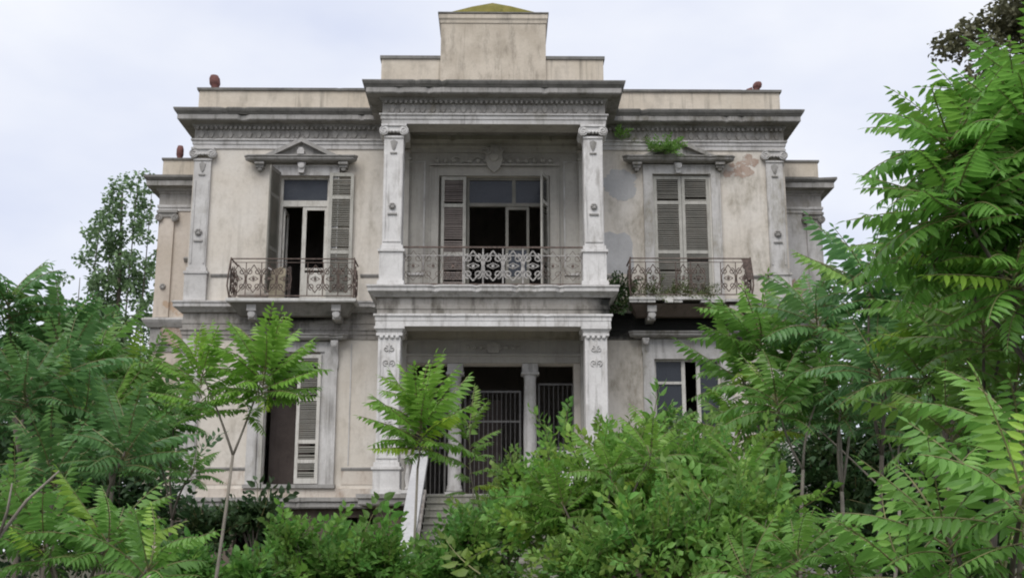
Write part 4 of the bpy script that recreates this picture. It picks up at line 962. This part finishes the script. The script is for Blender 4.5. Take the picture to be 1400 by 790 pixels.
def shrub(label, mat, tint, d, n, els, seed=0, name='shrub', sl=0.42, cat='shrub', filler=900, group=None):
    q = random.Random(seed); cx = sum(e[0][0] for e in els) / len(els); base = (cx, d, 0.0)
    t = empty(name, base, label, cat, group)
    vol = [e[1] * e[2] for e in els]; tot = sum(vol)
    for e, v in zip(els, vol):
        (ex, ey, ez), rx, rz = e; ry = rx * 0.8
        pts = bend((cx + (ex - cx) * 0.3, d, 0), (ex, ey, ez), 6, 0.12, q)
        m_ = MB(); m_.tube(pts, [0.03 * (1 - 0.1 * i) for i in range(7)], 6)
        for k in range(5):
            a = q.uniform(0, 6.28); tip = Vector((ex + rx * 0.75 * math.cos(a), ey + ry * 0.75 * math.sin(a), ez + rz * q.uniform(-0.1, 0.7)))
            m_.tube(bend(pts[4], tip, 5, 0.12, q), [0.016, 0.014, 0.012, 0.009, 0.006, 0.003], 5)
        m_.part('stem', M['bark_dark'], t, True)
        for k in range(int(n * v / tot)):
            # mostly on the shell, thinner inside, ragged outline
            u = Vector((q.gauss(0, 1), q.gauss(0, 1) - 0.25, q.gauss(0, 1) + 0.25)).normalized(); rad = q.uniform(0.55, 1.0) if q.random() < 0.78 else q.uniform(1.0, 1.4)
            rad *= 0.72 + 0.85 * noise.noise(Vector((u.x * 1.7 + seed, u.y * 1.7, u.z * 1.7 + ex))) + 0.25
            p = Vector((ex + rx * u.x * rad, ey + ry * u.y * rad, ez + rz * u.z * rad))
            if p.z < 0.2: continue
            dr = (u + Vector((q.uniform(-.5, .5), q.uniform(-.5, .5), 0.35 + q.uniform(-.3, .5)))).normalized()
            rot = dr.to_track_quat('X', 'Z').to_matrix() @ Matrix.Rotation(q.uniform(0, 6.28), 3, 'X')
            vv = q.choice((0.72, 0.85, 1.0, 1.0, 1.12, 1.25)) * q.uniform(0.93, 1.07); c = (tint[0] * vv * q.uniform(0.85, 1.25), tint[1] * vv, tint[2] * vv * q.uniform(0.8, 1.2))
            L = sl * q.uniform(0.55, 1.25) * (1.5 if q.random() < 0.08 else 1); inst(q.choice(SPRIG[mat]), 'sprig', t, p - dr * L * 0.5, rot.to_euler(), L, c)
    m_ = MB()
    for e, v in zip(els, vol):
        (ex, ey, ez), rx, rz = e; ry = rx * 0.8
        for k in range(int(filler * v / tot)):
            u = Vector((q.gauss(0, 1), q.gauss(0, 1), q.gauss(0, 1))).normalized() * q.uniform(0.2, 0.92)
            p = Vector((ex + rx * u.x, ey + ry * u.y, ez + rz * u.z))
            dr = Vector((q.uniform(-1, 1), q.uniform(-1, 1), q.uniform(-.6, .8))).normalized(); fs_ = max(1.0, d / 14); leaflet(m_, p, dr, Vector((q.uniform(-.5, .5), q.uniform(-.6, .3), 1)), 0.12 * fs_ * q.uniform(.7, 1.3), 0.075 * fs_)
    o = m_.part('inner_foliage', M[mat], t, kind='stuff'); o.color = (*tint, 1)
    return t

AIL = [
  ('tall ailanthus at the left edge of the picture, its top leaves against the sky', 'ail_cool', (1, 1.08, 1.0), (-4.14, 11.00, 0.0), [((-4.42, 11.00, 3.92), 15, 0.72), ((-4.03, 11.30, 3.66), 16, 0.75), ((-4.51, 11.50, 3.36), 14, 0.70)]),
  ('broad ailanthus in front of the poplar, left of the mansion', 'ail', (1, 1.02, 0.95), (-4.25, 14.00, 0.0), [((-4.55, 14.00, 3.84), 18, 0.80), ((-4.09, 14.30, 3.52), 18, 0.75), ((-4.24, 13.60, 3.17), 15, 0.80)]),
  ('ailanthus covering the foot of the left wing', 'ail', (0.85, 0.95, 0.9), (-4.07, 16.00, 0.0), [((-4.14, 16.00, 3.45), 15, 0.80), ((-4.44, 16.30, 2.93), 15, 0.75), ((-3.77, 15.70, 2.64), 8, 0.55)]),
  ('leafy ailanthus low at the left edge, under the tallest one', 'ail_cool', (0.98, 1.05, 1.0), (-3.31, 9.50, 0.0), [((-3.58, 9.50, 2.88), 15, 0.65), ((-3.19, 9.80, 2.64), 16, 0.65), ((-3.49, 10.10, 3.15), 12, 0.60)]),
  ('short ailanthus left of the forked sapling, with dark spreading leaves', 'ail_cool', (1, 1.05, 1), (-2.47, 8.50, 0.0), [((-2.40, 8.50, 2.32), 14, 0.55), ((-3.01, 8.70, 2.18), 15, 0.60)]),
  ('low ailanthus shoots with fern-like leaves in the bottom left corner', 'ail', (1.1, 1.15, 1.1), (-2.16, 7.00, 0.0), [((-2.00, 7.00, 1.66), 14, 0.50), ((-2.45, 7.20, 1.66), 13, 0.50), ((-1.67, 6.70, 1.50), 11, 0.45), ((-2.73, 7.40, 1.87), 10, 0.45)]),
  ('dark ailanthus behind the low one at the left edge', 'ail_cool', (0.85, 0.95, 0.95), (-6.04, 17.00, 0.0), [((-6.39, 17.00, 4.42), 15, 0.90), ((-5.66, 17.00, 3.89), 15, 0.90), ((-6.95, 17.50, 3.62), 14, 0.90), ((-5.18, 17.50, 3.19), 14, 0.90), ((-5.95, 17.00, 2.93), 14, 0.90)]),
  ('ailanthus reaching over the right balcony of the mansion', 'ail', (1.15, 1.15, 1.0), (3.97, 16.00, 0.0), [((3.91, 16.00, 4.53), 18, 0.90), ((3.72, 16.40, 4.03), 15, 0.85), ((4.35, 16.00, 4.07), 14, 0.80)]),
  ('ailanthus with two bare pale stems right of the central shrub', 'ail', (1, 1.05, 0.95), (3.98, 14.50, 0.0), [((3.72, 14.50, 3.47), 16, 0.75), ((4.45, 14.80, 3.70), 15, 0.75)]),
  ('ailanthus with a straight pale stem in front of the right wing', 'ail_cool', (1.1, 1.1, 1.1), (4.58, 15.00, 0.0), [((4.42, 15.00, 4.59), 16, 0.85), ((4.99, 15.40, 4.28), 16, 0.85), ((4.60, 14.70, 3.45), 13, 0.70)]),
  ('ailanthus rising beside the right wing, blue-green against the sky', 'ail_cool', (1.15, 1.2, 1.25), (4.39, 13.00, 0.0), [((4.52, 13.00, 4.67), 16, 0.80), ((4.93, 13.30, 4.26), 16, 0.80), ((4.47, 12.80, 3.58), 15, 0.75)]),
  ('ailanthus in the thicket under the tall right-hand tree', 'ail', (1.05, 1.05, 0.9), (4.36, 11.00, 0.0), [((4.42, 11.00, 3.94), 16, 0.75), ((4.41, 11.30, 3.35), 15, 0.70), ((4.65, 10.70, 3.46), 15, 0.75), ((4.93, 11.20, 4.06), 15, 0.75)]),
  ('ailanthus crowded against the right edge, halfway up', 'ail', (1.1, 1.05, 0.85), (4.01, 9.00, 0.0), [((4.08, 9.00, 3.34), 15, 0.65), ((4.43, 9.30, 2.92), 15, 0.65), ((3.88, 9.40, 2.58), 14, 0.65), ((4.59, 9.50, 3.69), 15, 0.70)]),
  ('tall ailanthus filling the upper right corner with long drooping leaves', 'ail', (1.1, 1.2, 0.95), (4.15, 7.60, 0.0), [((3.33, 7.50, 4.31), 17, 0.60), ((3.92, 7.70, 4.60), 16, 0.60), ((3.73, 7.90, 4.46), 15, 0.60), ((4.27, 7.90, 4.88), 14, 0.60), ((3.22, 7.30, 3.86), 15, 0.58), ((3.75, 7.80, 4.29), 16, 0.58), ((3.91, 7.50, 4.32), 14, 0.58), ((3.87, 7.70, 3.81), 15, 0.60), ((3.54, 7.90, 3.76), 15, 0.58), ((3.35, 8.10, 3.70), 12, 0.55), ((3.58, 7.30, 3.35), 14, 0.55), ((4.14, 7.80, 4.05), 12, 0.60)]),
  ('nearest ailanthus with large light leaves in the bottom right corner', 'ail', (1.2, 1.25, 1.1), (2.50, 5.00, 0.0), [((2.31, 4.60, 1.79), 9, 0.46), ((2.14, 5.00, 1.69), 12, 0.45), ((2.46, 5.20, 1.52), 10, 0.45), ((2.68, 5.40, 2.13), 10, 0.45), ((2.11, 5.50, 1.53), 10, 0.42)]),
  ('dim ailanthus behind the pale stems at the right', 'ail_cool', (0.85, 0.92, 0.88), (6.18, 19.00, 0.0), [((5.13, 19.00, 3.81), 15, 0.95), ((6.45, 19.00, 3.81), 15, 0.95), ((7.49, 19.00, 3.34), 15, 0.95), ((7.24, 19.30, 4.96), 15, 0.95), ((8.59, 19.00, 3.58), 14, 0.95), ((8.45, 19.00, 4.78), 14, 0.95)]),
  ('ailanthus in front of the right ground floor window', 'ail', (1.15, 1.12, 0.9), (2.90, 15.50, 0.0), [((2.38, 15.50, 3.02), 13, 0.62), ((3.51, 15.80, 3.14), 15, 0.75), ((2.85, 15.20, 2.75), 13, 0.65)]),
  ('slender ailanthus shoots growing up through the bright shrub by the porch', 'ail', (1.25, 1.2, 0.95), (1.30, 12.20, 0.0), [((1.43, 12.20, 2.41), 10, 0.45), ((0.94, 12.40, 2.05), 9, 0.42), ((1.82, 12.00, 2.55), 11, 0.45)]),
  ('slender ailanthus shoots growing up at the right side of the bright shrubs', 'ail', (1.15, 1.15, 0.95), (2.68, 12.00, 0.0), [((2.75, 12.00, 2.33), 12, 0.50), ((2.32, 12.20, 2.04), 10, 0.45), ((3.02, 11.80, 1.95), 12, 0.50)]),
  ('young ailanthus shoots along the bottom right of centre', 'ail', (1.05, 1.1, 0.95), (2.68, 9.00, 0.0), [((2.52, 9.00, 1.55), 13, 0.50), ((3.01, 9.20, 1.44), 12, 0.50), ((2.08, 8.80, 1.42), 10, 0.45)]),
]
BUSH = [
  ('bright green shrub in front of the porch entrance, right of the steps', 'bush', (1.2, 1.15, 1.0), 13.0, 300, [((1.22, 13.00, 2.11), 0.66, 0.58), ((1.62, 13.00, 2.43), 0.50, 0.46), ((0.81, 13.00, 1.87), 0.50, 0.46), ((1.86, 13.00, 2.07), 0.50, 0.50)]),
  ('bright green shrub right of the porch, under the right balcony', 'bush', (0.92, 0.95, 0.9), 13.4, 300, [((2.45, 13.40, 2.16), 0.64, 0.47), ((2.08, 13.40, 2.41), 0.51, 0.47), ((2.98, 13.40, 2.17), 0.51, 0.51)]),
  ('low bright shrub at the bottom centre, in front of the larger shrubs', 'bush', (1.08, 1.08, 1.05), 11.5, 300, [((1.73, 11.50, 1.60), 0.81, 0.44), ((2.51, 11.50, 1.74), 0.66, 0.51), ((1.10, 11.50, 1.43), 0.44, 0.29)]),
  ('leafy green shrub below the ledge, left of the steps', 'bush', (1, 1.05, 1.0), 14.0, 240, [((-1.78, 14.00, 1.35), 0.62, 0.34), ((-2.18, 14.00, 1.64), 0.25, 0.27), ((-1.19, 14.00, 1.39), 0.54, 0.34)]),
  ('low shrub at the foot of the handrail, left of the steps', 'bush', (0.92, 1, 0.95), 15.0, 230, [((-0.47, 15.00, 1.24), 0.40, 0.31), ((-1.48, 15.00, 1.47), 0.43, 0.27), ((-0.11, 15.00, 1.64), 0.34, 0.34)]),
  ('straggly olive-green scrub growing over the steps', 'bush', (0.95, 0.85, 0.9), 17.5, 190, [((0.36, 17.50, 1.97), 0.56, 0.50), ((0.68, 17.50, 2.50), 0.45, 0.42), ((-0.01, 17.50, 1.19), 0.67, 0.36)]),
  ('dark shrub against the basement at the left, behind the forked sapling', 'dark_bush', (1.0, 1.0, 1.0), 19.0, 60, [((-4.33, 19.00, 1.83), 0.36, 0.27), ((-3.65, 19.00, 2.11), 0.27, 0.17)]),
  ('small shrub at the bottom, left of the forked sapling', 'bush', (0.8, 0.95, 0.9), 12.5, 110, [((-2.96, 12.50, 1.34), 0.32, 0.22), ((-2.28, 12.50, 1.30), 0.21, 0.16)]),
  ('dark shrub deep in the thicket on the right', 'dark_bush', (0.9, 1.0, 0.95), 22.0, 260, [((6.24, 22.00, 2.80), 1.54, 1.54), ((7.75, 22.00, 2.93), 1.54, 1.68)]),
  ('dark shrub beyond the thicket, near the right edge', 'dark_bush', (0.9, 1.0, 0.95), 21.0, 260, [((8.86, 21.00, 3.00), 1.61, 1.87), ((7.72, 21.00, 1.73), 1.47, 1.07)]),
  ('dark shrub at the far left, behind the ailanthus thicket', 'dark_bush', (0.9, 1.0, 1.0), 21.0, 280, [((-7.78, 21.00, 2.99), 1.47, 1.74), ((-6.31, 21.00, 2.23), 1.34, 1.20)]),
  ('dark hedge-like shrub behind the right-hand trees, beside the right wing', 'dark_bush', (0.9, 1.0, 0.95), 27.0, 300, [((9.49, 27.00, 3.74), 1.89, 2.24), ((11.55, 27.00, 4.07), 2.07, 2.58), ((7.89, 27.00, 2.41), 1.72, 1.55), ((12.04, 27.00, 2.09), 2.07, 1.55)]),
  ('dark hedge-like shrub at the far left, beyond the left wing', 'dark_bush', (0.9, 1.0, 1.0), 34.0, 280, [((-13.26, 34.00, 4.69), 2.60, 2.60), ((-10.92, 34.00, 4.27), 1.95, 2.60), ((-13.66, 34.00, 2.21), 2.60, 1.73)]),
]

for i, (lab, mat, tint, base, ros) in enumerate(AIL): ailanthus(lab, mat, tint, base, ros, 'ailanthus trees overgrowing the garden', 40 + i)
for i, (lab, mat, tint, d, n, els) in enumerate(BUSH): shrub(lab, mat, tint, d, n, els, 90 + i, filler=(1400 if d < 20 else 3200), sl=(0.36 if d < 18 else 0.6), group='shrubs overgrowing the garden')

# the forked sapling in front of the left wall
def sapling(label, pts, forks, mat, tint, seed, r=0.022):
    q = random.Random(seed); t = empty('ailanthus_sapling', pts[0], label, 'sapling', 'slender ailanthus saplings')
    m_ = MB(); k = len(pts); m_.tube(pts, [r * (1 - 0.3 * i / (k - 1)) for i in range(k)], 7); m_.part('trunk', M['bark'], t, True)
    for tip, n, L, dep in forks:
        b = bend(pts[-1], tip, 6, 0.05, q); m_ = MB(); m_.tube(b, [r * 0.65 * (1 - 0.09 * i) for i in range(7)], 6); m_.part('branch', M['bark'], t, True)
        rosette_leaves(t, tip, (b[-1] - b[-2]).normalized() + Vector((0, 0, 2)), n, L, mat, tint, q, 1.0, dep, 80.0, 80.0)
        for k in range(4):
            f = q.uniform(0.35, 0.9); pp = b[0].lerp(b[-1], f); az_ = q.uniform(0, 6.28); rot = Matrix.Rotation(az_, 3, 'Z') @ Matrix.Rotation(-R(q.uniform(-5, 35)), 3, 'Y')
            inst(q.choice(LEAF[mat]), 'leaf', t, pp, rot.to_euler(), L * q.uniform(0.35, 0.7), tint)
    return t
sapling('slender forked sapling with two leafy heads in front of the left ground floor door', [(-2.66, 12, 0), (-2.60, 12, 0.7), (-2.53, 12, 1.35), (-2.47, 12, 2.0), (-2.43, 12, 2.53)],
        [((-2.83, 12, 3.45), 22, 0.55, 1.0), ((-2.14, 12, 3.42), 36, 0.68, 0.5)], 'ail', (1.4, 1.35, 0.9), 5)
sapling('single-headed sapling standing in front of the left porch column', [(-0.82, 15, 0), (-0.80, 15, 0.9), (-0.78, 15, 1.8), (-0.76, 15, 2.6)],
        [((-0.73, 15, 3.28), 32, 0.84, 0.55)], 'ail', (1.4, 1.35, 0.9), 6)
sapling('thin small-leaved seedling in front of the entrance grille, right of the steps handrail', [(-0.02, 16, 0), (-0.04, 16, 1.2), (-0.08, 16, 2.4)],
        [((-0.13, 16, 3.25), 16, 0.55, 1.8)], 'ail', (1.2, 1.1, 0.9), 8, 0.012)

# the poplar far behind the left wing, and the tall tree behind the upper right corner
def far_tree(label, base, limbs, clumps, leaf, nleaf, mat, seed, name):
    q = random.Random(seed); t = empty(name, base, label, 'tree')
    m_ = MB()
    for pts, r in limbs: m_.tube(pts, [r * (1 - 0.8 * i / (len(pts) - 1)) for i in range(len(pts))], 7)
    m_.part('trunk', M['bark_dark'], t, True)
    m_ = MB(); tot = sum(c[3] * c[4] for c in clumps)
    for cx, cy, cz, rx, rz in clumps:
        for k in range(int(nleaf * rx * rz / tot)):
            u = Vector((q.gauss(0, 1), q.gauss(0, 1), q.gauss(0, 1))).normalized() * (q.random() ** 0.45)
            p = Vector((cx + rx * u.x, cy + rx * u.y, cz + rz * u.z)); d = Vector((q.uniform(-1, 1), q.uniform(-1, 1), q.uniform(-1, .6))).normalized()
            leaflet(m_, p, d, Vector((q.uniform(-1, 1), q.uniform(-1, 1), 1)), leaf * q.uniform(0.7, 1.3), leaf * 0.8)
    m_.part('crown', M[mat], t)
    return t
q = random.Random(17); cl = []; lm = [([(-14.6, 45, 0), (-14.5, 45, 5), (-14.6, 45, 10), (-14.8, 45, 15.5)], 0.2)]
for x, z0, z1, r in ((-15.7, 8.5, 14.6, 0.55), (-15.1, 7.5, 15.8, 0.6), (-14.3, 7, 16.4, 0.55), (-13.7, 7, 15.6, 0.55), (-16.2, 8, 12.0, 0.45), (-14.7, 6, 13.5, 0.6), (-13.3, 5.5, 12.6, 0.5)):
    lm.append(([(-14.5, 45, z0 - 3.5), (x * 0.6 - 14.5 * 0.4, 45 + q.uniform(-.5, .5), z0), (x, 45, (z0 + z1) / 2), (x + q.uniform(-.2, .2), 45, z1)], 0.06))
    z = z0
    while z < z1:
        cl.append((x + q.uniform(-.6, .6), 45 + q.uniform(-.8, .8), z, r * q.uniform(.5, 1.1), r * q.uniform(.5, 1.0))); z += q.uniform(0.3, 0.6)
far_tree('tall upright poplar standing behind the left wing of the mansion', (-14.6, 45, 0), lm, cl, 0.17, 9500, 'poplar', 3, 'poplar_tree')
q = random.Random(23); cl = []
for k in range(190): cl.append((q.uniform(9.2, 14.0), 22 + q.uniform(-1, 1), q.uniform(8.3, 13.2), 0.40, 0.34))
cl = [c for c in cl if ((c[0] - 11.4) / 2.3) ** 2 + ((c[2] - 10.7) / 2.3) ** 2 < 1]
lm = [([(11.4, 22, 0), (11.3, 22, 4), (11.2, 22, 8), (11.0, 22, 11.3)], 0.2)] + [([(11.3, 22, 6 + k * 0.6), (11.3 + (c[0] - 11.3) * 0.5, c[1], c[2] - 0.6), (c[0], c[1], c[2])], 0.05) for k, c in enumerate(cl[:8])]
far_tree('brownish tree showing above the ailanthus in the upper right corner', (11.4, 22, 0), lm, cl, 0.12, 20000, 'dusk', 4, 'garden_tree')

# ------------------------------------------------------------------ plants rooted on the building
def tuft(label, centre, n, L, sx, sz, seed, tint=(1, 1, 1), mat='bush'):
    q = random.Random(seed); t = empty('weed_tuft', centre, label, 'plant', 'weeds rooted on the masonry')
    for k in range(n):
        p = Vector(centre) + Vector((q.uniform(-sx, sx), q.uniform(-.12, .05), q.uniform(-sz, sz) * 0.5))
        d = Vector((q.uniform(-1, 1), q.uniform(-1.2, 0.1), q.uniform(-.2, 1.2))).normalized(); rot = d.to_track_quat('X', 'Z').to_matrix() @ Matrix.Rotation(q.uniform(0, 6.28), 3, 'X')
        v = q.uniform(.75, 1.2); inst(q.choice(SPRIG[mat]), 'sprig', t, p, rot.to_euler(), L * q.uniform(.6, 1.2), (tint[0] * v, tint[1] * v, tint[2] * v))
tuft('green weeds sprouting on the broken right-hand window pediment', (4.75, 30.60, 12.28), 40, 0.36, 0.34, 0.12, 1)
tuft('small clump of weeds under the main cornice, right of the porch', (3.62, 30.85, 12.78), 10, 0.3, 0.12, 0.2, 2, (1.1, 1.1, 1))
tuft('dull weeds under the cornice above the broken pediment', (4.2, 30.85, 12.62), 10, 0.25, 0.3, 0.1, 3, (.9, .9, .9), 'weed')
tuft('line of weeds growing along the floor of the right balcony', (4.9, 30.25, 8.14), 60, 0.45, 1.1, 0.15, 4, (.95, .9, .9), 'weed')
tuft('dark ivy hanging between the porch and the right balcony', (3.45, 30.5, 8.1), 44, 0.42, 0.24, 0.8, 5, (1, 1, .9), 'dark_bush')
tuft('thin moss and grass on top of the central attic block', (0.1, 30.1, 16.1), 14, 0.12, 0.7, 0.02, 6, (1.2, .9, .8), 'weed')

# ------------------------------------------------------------------ things left on the left balcony and in the garden
def lump(name, c, r, mat, label, cat, seed, n=10):
    q = random.Random(seed); vs = []; fs = []; m_ = MB(); rings = 7
    for i in range(rings + 1):
        th = PI * i / rings
        for k in range(n):
            ph = 2 * PI * k / n; f = 1 + q.uniform(-.16, .16); vs.append((c[0] + r[0] * f * math.sin(th) * math.cos(ph), c[1] + r[1] * f * math.sin(th) * math.sin(ph), max(c[2] - r[2] * 0.98, c[2] - r[2] * f * math.cos(th))))
    for i in range(rings):
        for k in range(n): a = i * n + k; b = i * n + (k + 1) % n; fs.append((a, b, b + n, a + n))
    m_.add(vs, fs); o = m_.part(name, mat, None, True, org=(c[0], c[1], c[2] - r[2])); o['label'] = label; o['category'] = cat; return o
bd = empty('leaning_board', (-5.62, 30.5, 8.0), 'stained brown board leaning in front of the open shutter on the left balcony', 'board')
m_ = MB(); m_.add([(-5.86, 30.30, 8.0), (-5.42, 30.34, 8.0), (-5.46, 30.62, 8.93), (-5.60, 30.64, 9.0), (-5.84, 30.60, 8.86), (-5.86, 30.33, 8.0), (-5.42, 30.37, 8.0), (-5.46, 30.65, 8.93), (-5.60, 30.67, 9.0), (-5.84, 30.63, 8.86)], [(0, 1, 2, 3, 4), (9, 8, 7, 6, 5), (0, 5, 6, 1), (1, 6, 7, 2), (2, 7, 8, 3), (3, 8, 9, 4), (4, 9, 5, 0)]); m_.part('sheet', M['sack'], bd)
m_ = MB(); m_.box(-5.36, -5.28, 30.42, 30.47, 8.0, 8.95); m_.part('batten', M['brown_door'], bd)
lump('rubble_heap', (-6.25, 30.45, 8.17), (0.42, 0.25, 0.17), M['dirty'], 'heap of fallen plaster at the left end of the left balcony', 'rubble', 5)
lump('boulder', (-5.5, 27.0, 1.15), (0.24, 0.2, 0.17), M['cement'], 'pale stone lying on the broken garden wall at the bottom left', 'stone', 7)
gw = empty('garden_wall', (-5.3, 27.0, 0), 'broken low stone wall below the ledge, at the foot of the forked sapling', 'wall')
q = random.Random(31)
for row in range(6):
    x = -6.3 + (row % 2) * 0.15
    while x < -4.5:
        wd = q.uniform(0.22, 0.42)
        if not (row == 5 and q.random() < 0.4):
            m_ = MB(); e = 0.012; a0, b0, c0, d0 = x, x + wd - 0.015, row * 0.163, row * 0.163 + 0.15
            m_.frustum((a0, b0, 26.8 + q.uniform(-.02, .02), 27.2, c0), (a0 + q.uniform(-e, e), b0 + q.uniform(-e, e), 26.8 + q.uniform(-.02, .02), 27.2, d0)); m_.part('stone', M['dirty'], gw, org=(x, 27, row * 0.163))
        x += wd

# a bare, bent dry branch among the fern-like shoots
db = empty('dry_branch', (-2.78, 6.6, 0), 'bare pale bent branch rising among the fern-like leaves at the bottom left', 'branch')
m_ = MB(); m_.tube([(-2.78, 6.6, 0), (-2.70, 6.6, 0.7), (-2.58, 6.58, 1.35), (-2.46, 6.56, 1.66), (-2.32, 6.55, 1.86), (-2.16, 6.56, 2.02)], [0.016, 0.015, 0.013, 0.011, 0.009, 0.005], 7); m_.part('stem', M['bark'], db, True)
m_ = MB(); m_.tube([(-2.46, 6.56, 1.66), (-2.40, 6.5, 1.80), (-2.38, 6.48, 1.95)], [0.010, 0.008, 0.004], 5); m_.part('twig', M['bark'], db, True)
